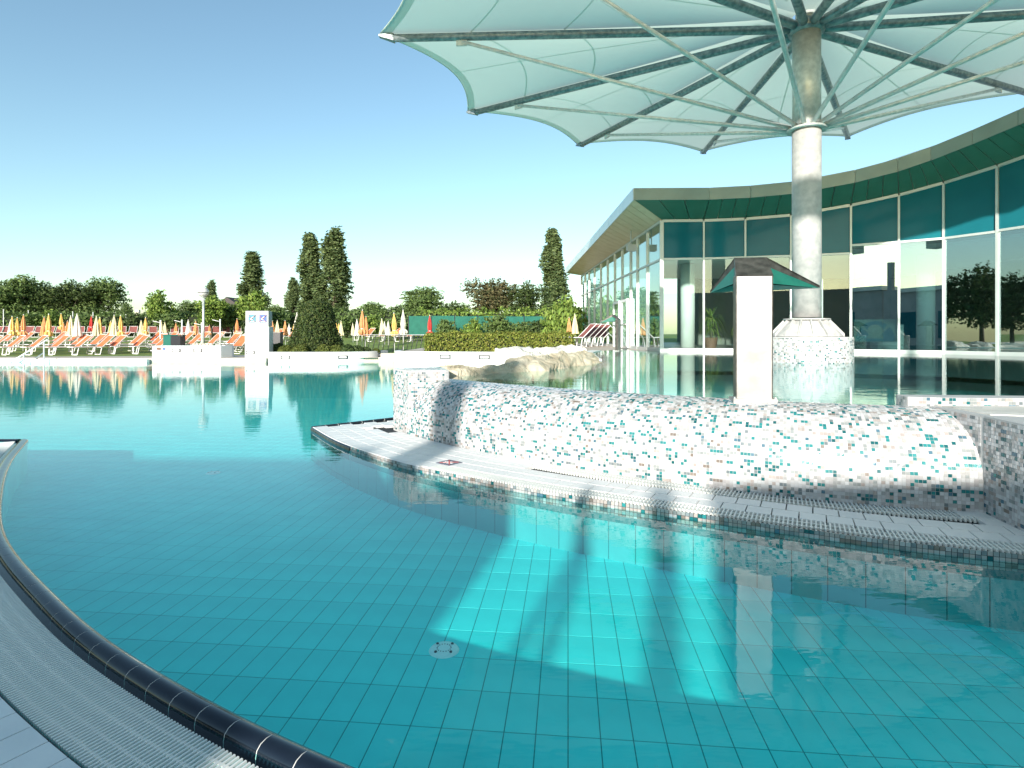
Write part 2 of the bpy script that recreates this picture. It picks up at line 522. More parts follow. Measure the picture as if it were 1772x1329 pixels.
# deck lies to the right of travel (negative offset)
outer = EDGE.poly(-0.344, 120)
deck = MB().prism([(outer[0][0] - .1, 6.32)] + outer + [(16, 1.9), (16, -45), (-75, -45), (-75, 6.32)], -1.2, 0.004).build('pool_deck', M['deck_grout'], kind='structure')
def strip(path, o0, o1, z0, z1, n=160, u0=0, u1=None):
    u = np.linspace(u0, path.L if u1 is None else u1, n)
    a, b = path.at(u, o0), path.at(u, o1)
    mb = MB()
    vs = []
    for i in range(n):
        vs += [(a[i][0], a[i][1], z0), (b[i][0], b[i][1], z0), (b[i][0], b[i][1], z1), (a[i][0], a[i][1], z1)]
    fs = []
    for i in range(n - 1):
        for k in range(4):
            fs.append((i * 4 + k, i * 4 + (k + 1) % 4, i * 4 + 4 + (k + 1) % 4, i * 4 + 4 + k))
    fs += [(0, 1, 2, 3), (4 * n - 1, 4 * n - 2, 4 * n - 3, 4 * n - 4)]
    return mb.add(vs, fs)
pw = strip(EDGE, 0.0, -0.065, -1.1, -0.02).build('pool_wall', M['floor_tile'], kind='structure')
strip(EDGE, -0.0655, -0.345, -0.4, -0.12).build('overflow_channel', M['dark_gap'], kind='structure')

# coping: black half-round tiles
coping = props(thing('pool_coping', 'black half-round glazed coping tiles along the curved pool edge beside the grating', 'coping', (-2.04, 2.6, 0)))
cp = 0.142
prof = [(0.010, -0.03), (0.008, 0.002), (0.0, 0.014), (-0.018, 0.023), (-0.038, 0.025), (-0.058, 0.020), (-0.071, 0.008), (-0.075, -0.010), (-0.076, -0.09)]
def sweep_piece(path, u0, u1, prof, n=4):
    mb = MB()
    vs = []
    for u in np.linspace(u0, u1, n):
        for o_, z in prof:
            p = path.at(u, o_)
            vs.append((p[0], p[1], z))
    k = len(prof)
    fs = []
    for i in range(n - 1):
        for j in range(k - 1):
            fs.append((i * k + j, i * k + j + 1, (i + 1) * k + j + 1, (i + 1) * k + j))
    mb.add(vs, fs, True)
    mb.add(vs[:k], [tuple(range(k - 1, -1, -1))])
    mb.add(vs[-k:], [tuple(range(k))])
    return mb
ncp = int(EDGE.L / cp)
for i in range(ncp):
    sweep_piece(EDGE, i * cp + 0.0016, (i + 1) * cp - 0.0016, prof).build('tile', M['coping_black'], coping)
jprof = [(-.034 + (a + .034) * .99, b - 0.0006) for a, b in prof]
for i in range(1, ncp):
    sweep_piece(EDGE, i * cp - 0.0017, i * cp + 0.0017, jprof, 2).build('grout_joint', M['grout_white'], coping)
# straight coping along the far side of the deck tip
EDGE2 = Path2([(-30, 6.5), (-15, 6.5), (-5.52, 6.5)], 80)
strip(EDGE2, 0.0, -0.10, -1.1, 0.0, 30).build('pool_wall', M['floor_tile'], kind='structure')
cop2 = thing('pool_coping', 'straight black coping across the pointed tip of the deck', 'coping', (-8, 6.5, 0))
for i in range(34):
    u1 = EDGE2.L - i * cp * 2
    sweep_piece(EDGE2, u1 - cp * 2 + .003, u1, prof, 2).build('tile', M['coping_black'], cop2)
for i in range(1, 34):
    u1 = EDGE2.L - i * cp * 2
    sweep_piece(EDGE2, u1 - .0002, u1 + .0032, jprof, 2).build('grout_joint', M['grout_white'], cop2)
strip(EDGE2, -0.10, -0.19, -0.3, -0.01, 10).build('overflow_channel', M['ledge_tile'], kind='structure')

# grating slats
gr = thing('overflow_grating', 'white slatted overflow grating following the black coping of the curved edge', 'grating', (-2.04, 2.4, 0))
pitch = 0.0158
SL = MB().box(-0.0046, 0.0046, -0.29, 0.0, -0.025, 0.0)
SLV = MB()
SLV.add([(-.0038, -.232, -.025), (.0038, -.232, -.025), (.0038, 0, -.025), (-.0038, 0, -.025), (-.0030, -.231, 0), (.0030, -.231, 0), (.0030, -.001, 0), (-.0030, -.001, 0)],
        [(4, 5, 6, 7), (0, 1, 5, 4), (1, 2, 6, 5), (2, 3, 7, 6), (3, 0, 4, 7)])
for yb in (-.04, -.09, -.145, -.195):
    SLV.box(-.0079, .0079, yb - .005, yb + .005, -.022, -.004)
slat_me = SLV.mesh('slat', M['slat'])
ns = int(EDGE.L / pitch)
us = [(i + .5) * pitch for i in range(ns)]
vis_u = sorted(us, key=lambda u: (0 if EDGE.at(u)[0] < -0.2 else 50) + math.hypot(*EDGE.at(u)))
stuff_v, stuff_f = [], []
for q, u in enumerate(vis_u):
    p = EDGE.at(u, -0.106)
    a = EDGE.ang(u)
    if q < 300:
        o = link('slat', slat_me, gr)
        o.location = (p[0], p[1], 0.006)
        o.rotation_euler = (0, 0, a)
    else:
        c_, s_ = math.cos(a), math.sin(a)
        b0 = len(stuff_v)
        stuff_v += [(p[0] + c_ * x - s_ * y, p[1] + s_ * x + c_ * y, z + .006) for x, y, z in SLV.v]
        stuff_f += [tuple(b0 + k for k in f) for f in SLV.f]
o = MB().add(stuff_v, stuff_f).build('slats_far', M['slat'], gr, kind='stuff')
o.name = 'slat_row'

# deck tiles: rows parallel to the edge near the camera
dt_w, dt_l = 0.118, 0.245
for row in range(5):
    off = -0.350 - (row + .5) * (dt_l + .004)
    u = EDGE.L * 0.0 + 1.2 + (row % 2) * 0.06
    while u < 9.2:
        P0, P1, P2, P3 = EDGE.at(u + .002, off + dt_l / 2), EDGE.at(u + dt_w - .002, off + dt_l / 2), EDGE.at(u + dt_w - .002, off - dt_l / 2), EDGE.at(u + .002, off - dt_l / 2)
        c = (P0 + P2) / 2
        if c[1] > -0.5 and (row < 4 or c[0] < -1):
            MB().prism([tuple(P3), tuple(P2), tuple(P1), tuple(P0)], 0.0045, 0.013).build('tile', M['deck_tile'], deck)
        u += dt_w
# the rest of the deck is paved alike, out of view or too far to tell the tiles apart
MB().prism([(-5.75, 6.30)] + EDGE.poly(-0.350 - 5 * .249 - .004, 60, 0, 9.3) + [(-1, -2.2), (-1, -44), (-74, -44), (-74, 6.30)], 0.0045, 0.0125).build('deck_paving', M['deck_tile'], deck, kind='stuff')
MB().prism(EDGE.poly(-0.350, 12, 0.25, 1.19) + EDGE.poly(-0.350 - 5 * .249 - .006, 12, 0.25, 1.19)[::-1], 0.0045, 0.0125).build('deck_corner', M['deck_tile'], deck)

# ------------------------------------------------------------------ mosaic helper
PAL = np.array([(0.52, 0.52, 0.52), (0.43, 0.41, 0.405), (0.37, 0.37, 0.36), (0.36, 0.315, 0.29), (0.26, 0.28, 0.275), (0.16, 0.19, 0.20), (0.02, 0.185, 0.19), (0.008, 0.10, 0.11), (0.07, 0.15, 0.20), (0.20, 0.165, 0.14)])
def mosaic(name, fn, S, T, step, parent, dark=None, prob=None):
    """fn(s,t)->(...,3); tiles of one step, each with its own height and colour"""
    ns_, nt_ = int(S / step), int(T / step)
    s0, t0 = np.meshgrid(np.arange(ns_) * step, np.arange(nt_) * step)
    s0, t0 = s0.ravel(), t0.ravel()
    g = step * 0.055
    cs = [(g, g), (step - g, g), (step - g, step - g), (g, step - g)]
    B = np.stack([fn(s0 + a, t0 + b) for a, b in cs], 1)
    nrm = np.cross(B[:, 1] - B[:, 0], B[:, 3] - B[:, 0])
    nrm /= np.linalg.norm(nrm, axis=1)[:, None] + 1e-9
    h = rng.uniform(0.0016, 0.0030, len(s0))[:, None]
    tilt = rng.normal(0, 0.0004, (len(s0), 4))[:, :, None]
    T_ = B + nrm[:, None] * (h[:, None] + tilt)
    B = B - nrm[:, None] * 0.002
    vv = np.concatenate([B, T_], 1).reshape(-1, 3)
    fq = np.array([(4, 5, 6, 7), (0, 1, 5, 4), (1, 2, 6, 5), (2, 3, 7, 6), (3, 0, 4, 7)])
    ff = (fq[None] + 8 * np.arange(len(s0))[:, None, None]).reshape(-1, 4)
    pr = np.array(prob if prob is not None else (0.40, 0.21, 0.11, 0.05, 0.065, 0.035, 0.075, 0.025, 0.015, 0.012))
    idx = rng.choice(len(PAL), len(s0), p=pr / pr.sum())
    # colours come in little runs
    run = rng.random(len(s0)) < 0.22
    idx[1:][run[1:]] = idx[:-1][run[1:]]
    if dark is not None:
        d = dark(s0, t0)
        w = rng.random(len(s0)) < d
        idx[w] = rng.choice([5, 6, 6, 7, 8], w.sum())
    c = PAL[idx] * rng.uniform(0.84, 1.12, (len(s0), 1))
    o = link(name, np_mesh(name, vv, ff, M['mosaic'], False, np.repeat(c, 5, 0)), parent)
    o['kind'] = 'stuff'
    return o

# ------------------------------------------------------------------ island: ledge, weir wall, piers
FRONT = Path2([(-2.5, 7.19), (-1.85, 6.18), (-1.07, 5.27), (-0.43, 4.73), (0.3, 4.22), (1.0, 3.82), (1.6, 3.5), (2.1, 3.25), (2.7, 3.02), (3.4, 2.82), (4.4, 2.7)], 700)
WALL = Path2([(-1.16, 6.62), (-0.90, 6.30), (-0.55, 5.93), (-0.06, 5.47), (0.71, 4.86), (1.64, 4.27), (2.3, 3.96), (3.06, 3.72)], 600)
LZ = 0.048
back = WALL.poly(0.60, 40)
isl = MB().prism(FRONT.poly(0.012, 90) + [(4.4, 4.6)] + back[::-1] + [(-0.8, 7.6), (-1.64, 7.98)], -1.0, LZ - 0.030).build('pool_ledge', M['deck_grout'], kind='structure')
# underwater face of the ledge: large tiles, and mosaic rim
def fface(s, t):
    p = FRONT.at(s, 0.004)
    return np.concatenate([p, (LZ - 0.001 - t)[:, None]], 1)
def fface_in(s, t):
    p = FRONT.at(FRONT.L - s, 0.006)
    return np.concatenate([p, (-0.062 - t)[:, None]], 1)
def rim_fn(s, t):
    p = FRONT.at(s + 1.5, 0.004)
    return np.concatenate([p, (-0.088 + t)[:, None]], 1)
mosaic('rim_mosaic', rim_fn, FRONT.L - 1.5, 0.1334, 0.0265, isl, prob=(0.02, 0.05, 0.16, 0.26, 0.24, 0.12, 0.02, 0.05, 0.01, 0.07))
mb = MB()
st = 0.19
for i in range(int(FRONT.L / st)):
    for j in range(3):
        u0, u1 = i * st + .003, (i + 1) * st - .003
        z1 = (-0.095 if u0 > 1.5 else 0.0) - j * 0.30
        z0 = max(FZ, z1 - 0.294)
        a, b = FRONT.at(u0, -0.004), FRONT.at(u1, -0.004)
        c, d = FRONT.at(u1, 0.02), FRONT.at(u0, 0.02)
        mb.prism([tuple(a), tuple(b), tuple(c), tuple(d)], z0, z1)
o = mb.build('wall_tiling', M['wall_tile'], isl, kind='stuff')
strip(FRONT, 0.0, 0.0115, -1.0, -.05, 120).build('wall_grout', M['wall_grout'], isl)
# black rim tiles round the pointed tip and along its back edge
EDGE3 = Path2([(-2.5, 7.19), (-2.07, 7.585), (-1.64, 7.98)], 40)
cop3 = thing('ledge_coping', 'black glazed rim tiles along the back edge of the pointed ledge tip', 'coping', (-2.07, 7.58, 0))
prof3 = [(0.012, -0.1), (0.010, 0.03), (0.0, 0.048), (-0.03, 0.056), (-0.055, 0.050), (-0.06, 0.03)]
for i in range(7):
    u0 = i * EDGE3.L / 7
    sweep_piece(EDGE3, u0 + .003, u0 + EDGE3.L / 7 - .003, prof3, 2).build('tile', M['coping_black'], cop3)
for i in range(1, 7):
    u0 = i * EDGE3.L / 7
    sweep_piece(EDGE3, u0 - .0032, u0 + .0032, [(a, b - .0008) for a, b in prof3], 2).build('grout_joint', M['grout_white'], cop3)
cop4 = thing('ledge_coping', 'black glazed rim tiles along the curved front of the pointed ledge tip', 'coping', (-1.9, 6.2, 0))
prof4 = [(-0.004, -0.1), (-0.008, 0.02), (0.0, LZ - .012), (0.010, LZ - .004), (0.026, LZ - .002), (0.028, 0.02)]
for i in range(12):
    sweep_piece(FRONT, i * .125 + .0025, (i + 1) * .125 - .0025, prof4[::-1], 2).build('tile', M['coping_black'], cop4)
# ledge tiles, front and back gratings
def wall_off(p):
    """distance in front of the wall base line (negative = behind) and its length coordinate"""
    d = np.linalg.norm(WALL.p - p, axis=1)
    k = int(d.argmin())
    n = np.array([-WALL.t[k][1], WALL.t[k][0]])
    return -float((p - WALL.p[k]) @ n), WALL.u[k]
S_G0 = 2.75                                          # the front grating starts here
lt = 0.156
for row in range(10):
    u = (row % 2) * lt / 2 + .04
    o0 = (0.034 if row == 0 else 0.034 + row * lt)
    while u < FRONT.L - .1:
        grate_here = u > S_G0
        # where the grating runs, the first row is the grating
        off0, off1 = o0, o0 + lt - .008
        if row == 0 and grate_here:
            u += lt; continue
        Q = [FRONT.at(u + .004, off0), FRONT.at(u + lt - .004, off0), FRONT.at(u + lt - .004, off1), FRONT.at(u + .004, off1)]
        c = sum(Q) / 4
        wo, wu = wall_off(c)
        ok = wo > 0.0 and c[0] < 3.2
        if wu > 1.98 and wo < 0.185 + lt * .42: ok = False
        if c[0] > 2.86 and wo > 0: ok = True
        if c[0] < -1.12: ok = (c[1] - 7.19) < 0.92 * (c[0] + 2.5) - 0.13 and not (c[1] > 6.75 and c[0] > -1.55)
        # open drain pit near the pier
        if -1.80 < c[0] < -1.45 and 6.98 < c[1] < 7.30: ok = False
        if ok:
            MB().prism([tuple(q) for q in Q], LZ - .029, LZ + random.uniform(-.0006, .0006)).build('tile', M['ledge_tile'], isl)
        u += lt
# slim pale border along the front before the grating
sweep_piece(FRONT, 0.05, S_G0, [(0.031, LZ - .02), (0.031, LZ), (0.009, LZ + .001), (0.006, LZ - .02)][::-1], 60).build('edge_border', M['ledge_tile'], isl)
MB().prism([(-1.80, 7.0), (-1.46, 6.98), (-1.43, 7.28), (-1.75, 7.32)], LZ - .15, LZ - .0290).build('drain_pit', M['dark_gap'], isl)
fg = thing('ledge_grating', 'white slatted grating along the front rim of the tiled ledge', 'grating', (1.0, 3.85, LZ))
bg = thing('ledge_grating', 'white slatted grating at the foot of the mosaic wall', 'grating', (1.8, 4.1, LZ))
def slat_mesh(L, w):
    m_ = MB()
    m_.add([(-w, 0, -.02), (w, 0, -.02), (w, L, -.02), (-w, L, -.02), (-w * .8, .001, 0), (w * .8, .001, 0), (w * .8, L - .001, 0), (-w * .8, L - .001, 0)],
           [(4, 5, 6, 7), (0, 1, 5, 4), (1, 2, 6, 5), (2, 3, 7, 6), (3, 0, 4, 7)])
    for yb in (L * .28, L * .72):
        m_.box(-w * 2.2, w * 2.2, yb - .006, yb + .006, -.020, -.006)
    return m_.mesh('slat', M['slat'])
sm1 = slat_mesh(0.150, 0.0058)
u = S_G0 + .02
while u < FRONT.L - 1.0:
    p = FRONT.at(u, 0.034)
    o = link('slat', sm1, fg)
    o.location = (p[0], p[1], LZ)
    o.rotation_euler = (0, 0, FRONT.ang(u))
    u += 0.0255
sm2 = slat_mesh(0.178, 0.0058)
u = 1.88
while u < WALL.L - .01:
    p = WALL.at(u, -0.182)
    o = link('slat', sm2, bg)
    o.location = (p[0], p[1], LZ)
    o.rotation_euler = (0, 0, WALL.ang(u))
    u += 0.0255
# flush pictogram plate in the ledge
c = FRONT.at(2.86, 0.034 + lt * 1.5)
sg = thing('no_diving_plate', 'small square grey pictogram plate with red cross set flush in the ledge', 'sign', (c[0], c[1], LZ))
a = FRONT.ang(2.86)
MB().obox(c, a, .085, .085, LZ - .004, LZ + .0035).build('plate', M['plate_grey'], sg)
for dx, dy, hx, hy, rr in ((-.02, .012, .035, .012, .5), (.022, -.012, .03, .016, .2), (-.035, -.03, .018, .012, 0)):
    cc = (c[0] + math.cos(a) * dx - math.sin(a) * dy, c[1] + math.sin(a) * dx + math.cos(a) * dy)
    MB().obox(cc, a + rr, hx, hy, LZ + .003, LZ + .005).build('pictogram', M['sign_white'], sg)
MB().obox(c, a + R(45), .085, .005, LZ + .0045, LZ + .0065).build('red_bar', M['sign_red'], sg)
MB().obox(c, a - R(45), .085, .005, LZ + .0050, LZ + .0070).build('red_bar', M['sign_red'], sg)

# weir wall
wp = np.array([(0.0, 0.02), (0.0, 0.14), (0.004, 0.24), (0.018, 0.33), (0.05, 0.42), (0.10, 0.50), (0.17, 0.57), (0.26, 0.625), (0.36, 0.655), (0.46, 0.668), (0.52, 0.664)])
wpd, _ = curve(wp, 120)
wl = np.concatenate([[0], np.cumsum(np.linalg.norm(np.diff(wpd, axis=0), axis=1))])
def wsurf(s, t):
    o_ = np.interp(t, wl, wpd[:, 0]); z = np.interp(t, wl, wpd[:, 1])
    x = np.interp(s, WALL.u, WALL.p[:, 0]); y = np.interp(s, WALL.u, WALL.p[:, 1])
    tx = np.interp(s, WALL.u, WALL.t[:, 0]); ty = np.interp(s, WALL.u, WALL.t[:, 1])
    return np.stack([x - ty * o_, y + tx * o_, z], -1)
weir = thing('weir_wall', 'curved overflow wall of white, grey and teal mosaic with rounded crest', 'mosaic wall', (0.9, 4.9, LZ))
gw = MB()
ng, mg = 80, 26
us_ = np.linspace(0, WALL.L, ng); ts_ = np.linspace(0, wl[-1], mg)
G = np.stack([wsurf(np.full(mg, u), ts_) for u in us_])
cb = np.stack([np.concatenate([WALL.at(us_, 0.60), np.full((ng, 1), .60)], 1), np.concatenate([WALL.at(us_, 0.62), np.full((ng, 1), -.4)], 1)], 1)
G = np.concatenate([G, cb], 1)
kk = G.shape[1]
gw.add(G.reshape(-1, 3).tolist(), [(i * kk + j, (i + 1) * kk + j, (i + 1) * kk + j + 1, i * kk + j + 1) for i in range(ng - 1) for j in range(kk - 1)] + [tuple(range(kk)), tuple((ng - 1) * kk + j for j in range(kk - 1, -1, -1))], True)
gw.build('grout_body', M['mosaic_grout'], weir)
def dk(s, t):
    return 0.10 * np.clip((t - .65) / .3, 0, 1) + 0.07 * np.clip((1.6 - s) / 1.6, 0, 1) + 0.05 * (np.sin(s * 5 + np.sin(t * 9) * 2) > .6)
mosaic('mosaic_tiling', wsurf, WALL.L, wl[-1], 0.0240, weir, dk)

def face_fn(p, q, z0):
    p, q = np.array(p), np.array(q)
    L = np.linalg.norm(q - p)
    d = (q - p) / L
    return L, (lambda s, t: np.stack([p[0] + d[0] * s, p[1] + d[1] * s, z0 + t], -1))
def mosaic_block(name, label, poly, z0, z1, faces, step=0.0240, prob=None, top=True):
    t = thing(name, label, 'mosaic pier', (sum(p[0] for p in poly) / len(poly), sum(p[1] for p in poly) / len(poly), z0))
    MB().prism(poly, z0 - .60, z1).build('grout_body', M['mosaic_grout'], t)
    for i, j in faces:
        L, fn = face_fn(poly[i], poly[j], z0)
        mosaic('mosaic_tiling', fn, L, z1 - z0, step, t, None, prob)
    if top:
        P = np.array(poly[:4])
        La, Lb = np.linalg.norm(P[1] - P[0]), np.linalg.norm(P[3] - P[0])
        def ft(s, t_):
            a, b = (s / La)[:, None], (t_ / Lb)[:, None]
            q = P[0] * (1 - a) * (1 - b) + P[1] * a * (1 - b) + P[2] * a * b + P[3] * (1 - a) * b
            return np.concatenate([q, np.full((len(s), 1), z1)], 1)
        mosaic('mosaic_tiling', ft, La, Lb, step, t, None, prob)
    return t
mosaic_block('end_pier', 'low square mosaic pier at the end of the weir beside the ledge tip', [(-1.19, 6.68), (-0.74, 6.78), (-0.92, 7.5), (-1.46, 7.12)], LZ - .01, 0.775, [(0, 1), (3, 0), (1, 2), (2, 3)])
fl = mosaic_block('flank_wall', 'straight mosaic flank wall closing the weir, with a pale shallow basin on top', [(2.86, 2.6), (4.4, 2.5), (4.4, 4.55), (3.07, 4.40), (3.045, 3.73)], LZ - .01, 0.672, [(3, 4), (4, 0), (0, 1)], top=False, prob=(0.34, 0.20, 0.13, 0.06, 0.09, 0.08, 0.03, 0.04, 0.02, 0.01))
MB().prism([(3.11, 3.76), (4.4, 3.3), (4.4, 4.25), (3.14, 4.22)], 0.665, 0.679).build('basin_top', M['rock_pale'], fl)
lip = thing('basin_lip', 'low mosaic upstand behind the pale basin at the end of the weir', 'mosaic kerb', (3.5, 4.3, .67))
LP = [(2.93, 4.28), (3.14, 4.22), (4.4, 4.12), (4.4, 4.30), (3.2, 4.42), (2.95, 4.44)]
MB().prism(LP, 0.60, 0.735).build('grout_body', M['mosaic_grout'], lip)
for i, j in ((0, 1), (1, 2), (5, 0)):
    L, fn = face_fn(LP[i], LP[j], 0.662)
    mosaic('mosaic_tiling', fn, L, 0.08, 0.0240, lip, None, (0.34, 0.20, 0.13, 0.06, 0.09, 0.08, 0.03, 0.04, 0.02, 0.01))

# ------------------------------------------------------------------ upper pool
UZ = 0.662
FAC = [(4.66, 18.0), (5.92, 17.86), (7.10, 17.60), (8.32, 17.25), (9.80, 16.72), (10.78, 16.10), (11.57, 15.48), (12.14, 14.44), (12.52, 13.42), (12.80, 12.35), (12.95, 11.2), (13.0, 10.0)]
up_poly = WALL.poly(0.47, 40, 0.15) + [(3.1, 4.36), (16, 4.36), (16, 10.5)] + [(x + .12, y + .12) for x, y in FAC[::-1]] + [(4.35, 18.3), (3.9, 20.2), (2.8, 18.4), (2.25, 16.4), (1.95, 13.6), (1.75, 11.8), (0.5, 8.62), (-0.25, 7.7), (-0.75, 7.3)]
uw = MB()
uw.add([(p[0], p[1], UZ) for p in up_poly], [tuple(range(len(up_poly)))])
uw = uw.build('upper_pool_water', M['water'], kind='structure')
uf = MB().prism([(-1.2, 6.9), (3.0, 4.3), (17, 4.0), (17, 19), (2, 21), (1, 14)], -0.9, -0.55).build('upper_pool_floor', M['floor_tile'], kind='structure')
MB().box(3.0, 17, 4.15, 4.35, -0.9, 0.60).build('upper_pool_wall', M['floor_tile'], kind='structure')

# ------------------------------------------------------------------ rocks along the left rim of the upper pool
def rock(name, label, path, w, h, z0, m, seed, n=70):
    r_ = np.random.default_rng(seed)
    P = Path2(path, 200)
    us_ = np.linspace(0, P.L, n)
    vs = []
    k = 34
    th_ = np.linspace(0, math.pi, k)
    ph = r_.uniform(0, 6.28, 12)
    for i, u in enumerate(us_):
        e = min(1, 3.2 * math.sin(math.pi * (i + .25) / (n - .5)) ** .75)
        hh = h * (0.93 + 0.05 * math.sin(u * 1.9 + ph[0]) + .04 * math.sin(u * 4.7 + ph[1]) + .02 * math.sin(u * 11 + ph[2])) * e
        ww = w * (0.9 + .2 * math.sin(u * 2.3 + ph[3]) + .1 * math.sin(u * 7 + ph[4])) * (e * .6 + .4)
        for j, t in enumerate(th_):
            q = .94 + .05 * math.sin(5 * t + 3.1 * u + ph[5]) + .035 * math.sin(13 * t - 8 * u + ph[6]) + r_.normal(0, .014) + .07 * abs(math.sin(3.2 * u + 1.5 * t + ph[8])) + .035 * abs(math.sin(11 * u - 3 * t + ph[9]))
            off = -math.cos(t) * ww * q
            z = z0 + abs(math.sin(t)) ** .62 * hh * (.5 + .5 * q)
            p = P.at(u + .05 * math.sin(9 * t), off)
            vs.append((p[0], p[1], z))
    fs = [(i * k + j, i * k + j + 1, (i + 1) * k + j + 1, (i + 1) * k + j) for i in range(n - 1) for j in range(k - 1)]
    return MB().add(vs, fs).build(name, m, None, label, 'rock')
rock('rock_bank', 'low tan rock beside the mosaic pier at the rim of the upper pool', [(-0.95, 7.55), (-0.35, 7.95), (0.12, 8.5)], 0.42, 0.68, 0.10, M['rock'], 3)
rock('rock_bank', 'long furrowed tan rock along the curved rim of the upper pool', [(-0.05, 8.35), (0.42, 9.0), (0.92, 10.1), (1.35, 11.4), (1.62, 12.6)], 0.55, 0.82, 0.06, M['rock'], 5, 110)
rock('pale_boulder', 'pale sunlit boulder behind the tan rocks, beside the white wall', [(-0.35, 13.2), (0.15, 13.5), (0.65, 13.9)], 0.6, 0.90, 0.0, M['rock_pale'], 8, 40)
rock('pale_boulder', 'pale boulder behind the tan rocks, toward the glass hall', [(0.5, 14.2), (1.0, 14.3), (1.5, 14.8)], 0.7, 0.93, 0.0, M['rock_pale'], 9, 40)
rock('pale_boulder', 'low pale boulder between the white wall and the hedge corner', [(-0.15, 15.6), (0.6, 15.8), (1.7, 16.6)], 0.8, 0.86, 0.0, M['rock_pale'], 12, 40)
rim_p = Path2([(1.85, 11.9), (2.0, 13.6), (2.3, 16.4), (2.85, 18.4)], 60)
strip(rim_p, 0.0, 0.35, -.5, UZ + .02, 30).build('pool_rim', M['white'], kind='structure')

# ------------------------------------------------------------------ steel waterfall spouts
def spout(label, base, rot, s=1.0):
    t = thing('waterfall_spout', label, 'fountain', (0, 0, 0), 'steel waterfall spouts of the upper pool')
    w, d, h = 0.135 * s, 0.045 * s, 1.0 * s
    # column (y = 0 faces the camera side), plate, hood reaching to +y
    cb_ = MB()
    cb_.prism([(-w, -d), (w, -d), (w, d), (-w, d)], 0.02 * s, h)
    cb_.build('column', M['steel'], t)
    for sx in (-1, 1):
        MB().box(sx * w - .004 * s, sx * w + .004 * s, -d - .004 * s, d + .004 * s, 0.02 * s, h * .995).build('edge_strip', M['hood_dark'], t)
    fp = MB().box(-w - .03 * s, w + .03 * s, -d - .04 * s, d + .05 * s, -0.02 * s, 0.022 * s).build('foot_plate', M['steel'], t)
    for sx in (-1, 1):
        MB().lathe([(.001, .014), (.007, .014), (.008, 0)], (sx * (w + .018 * s), -d - .024 * s, .022 * s), 8).build('bolt', M['galv'], fp)
    # hood: back panel sloping up from the column front, ridge, fan falling away to a wide lip
    zr, zl = h + .165 * s, h - .075 * s
    a = [(-w - .006, -d - .008, h - .004), (w + .006, -d - .008, h - .004)]
    r_ = [(-w * .93 + .02 * s, .16 * s, zr), (w * .93 + .02 * s, .16 * s, zr)]
    l_ = [(-.235 * s, .52 * s, zl), (.68 * s, .52 * s, zl + .03 * s)]
    u_ = 0.016 * s
    MB().add([a[0], a[1], r_[1], r_[0]] + [(p[0], p[1] + .02, p[2] - u_) for p in (a[0], a[1], r_[1], r_[0])],
             [(0, 1, 2, 3), (7, 6, 5, 4), (0, 4, 5, 1), (1, 5, 6, 2), (2, 6, 7, 3), (3, 7, 4, 0)]).build('hood_back', M['hood_dark'], t)
    MB().add([r_[0], r_[1], l_[1], l_[0]] + [(p[0], p[1], p[2] - u_) for p in (r_[0], r_[1], l_[1], l_[0])],
             [(0, 1, 2, 3), (7, 6, 5, 4), (0, 4, 5, 1), (1, 5, 6, 2), (2, 6, 7, 3), (3, 7, 4, 0)]).build('hood_top', M['hood_dark'], t)
    for q in (0, 1):
        sgn = -1 if q == 0 else 1
        A, Rr, Ll = a[q], r_[q], l_[q]
        In = (A[0], .10 * s, h - .10 * s)
        dn = lambda p, k: (p[0], p[1], p[2] - k)
        MB().add([Rr, Ll, dn(Ll, .022 * s), dn(Rr, .075 * s), A, dn(A, .02)], [(0, 1, 2, 3), (0, 3, 5, 4)] if q else [(3, 2, 1, 0), (4, 5, 3, 0)]).build('hood_cheek', M['hood_dark'], t)
        MB().add([dn(Rr, .075 * s), dn(Ll, .024 * s), (sgn * w, d, zl + .015 * s), (sgn * w, -d * .6, h - .02)], [(0, 1, 2, 3)]).build('hood_lining', M['hood_green'], t)
    MB().add([dn(l_[0], .024 * s), dn(l_[1], .024 * s), (w, d + .002, zl + .005), (-w, d + .002, zl + .005)], [(0, 1, 2, 3)]).build('hood_underside', M['hood_green'], t)
    t.location = base
    t.rotation_euler = (0, 0, rot)
    return t
spout('tall brushed steel waterfall spout with dark hood, standing on the mosaic crest', (1.925, 4.62, 0.668), R(-9))
spout('small steel waterfall spout at the far rim of the upper pool, before the glass doors', (3.36, 18.3, 0.66), R(62), 1.0)

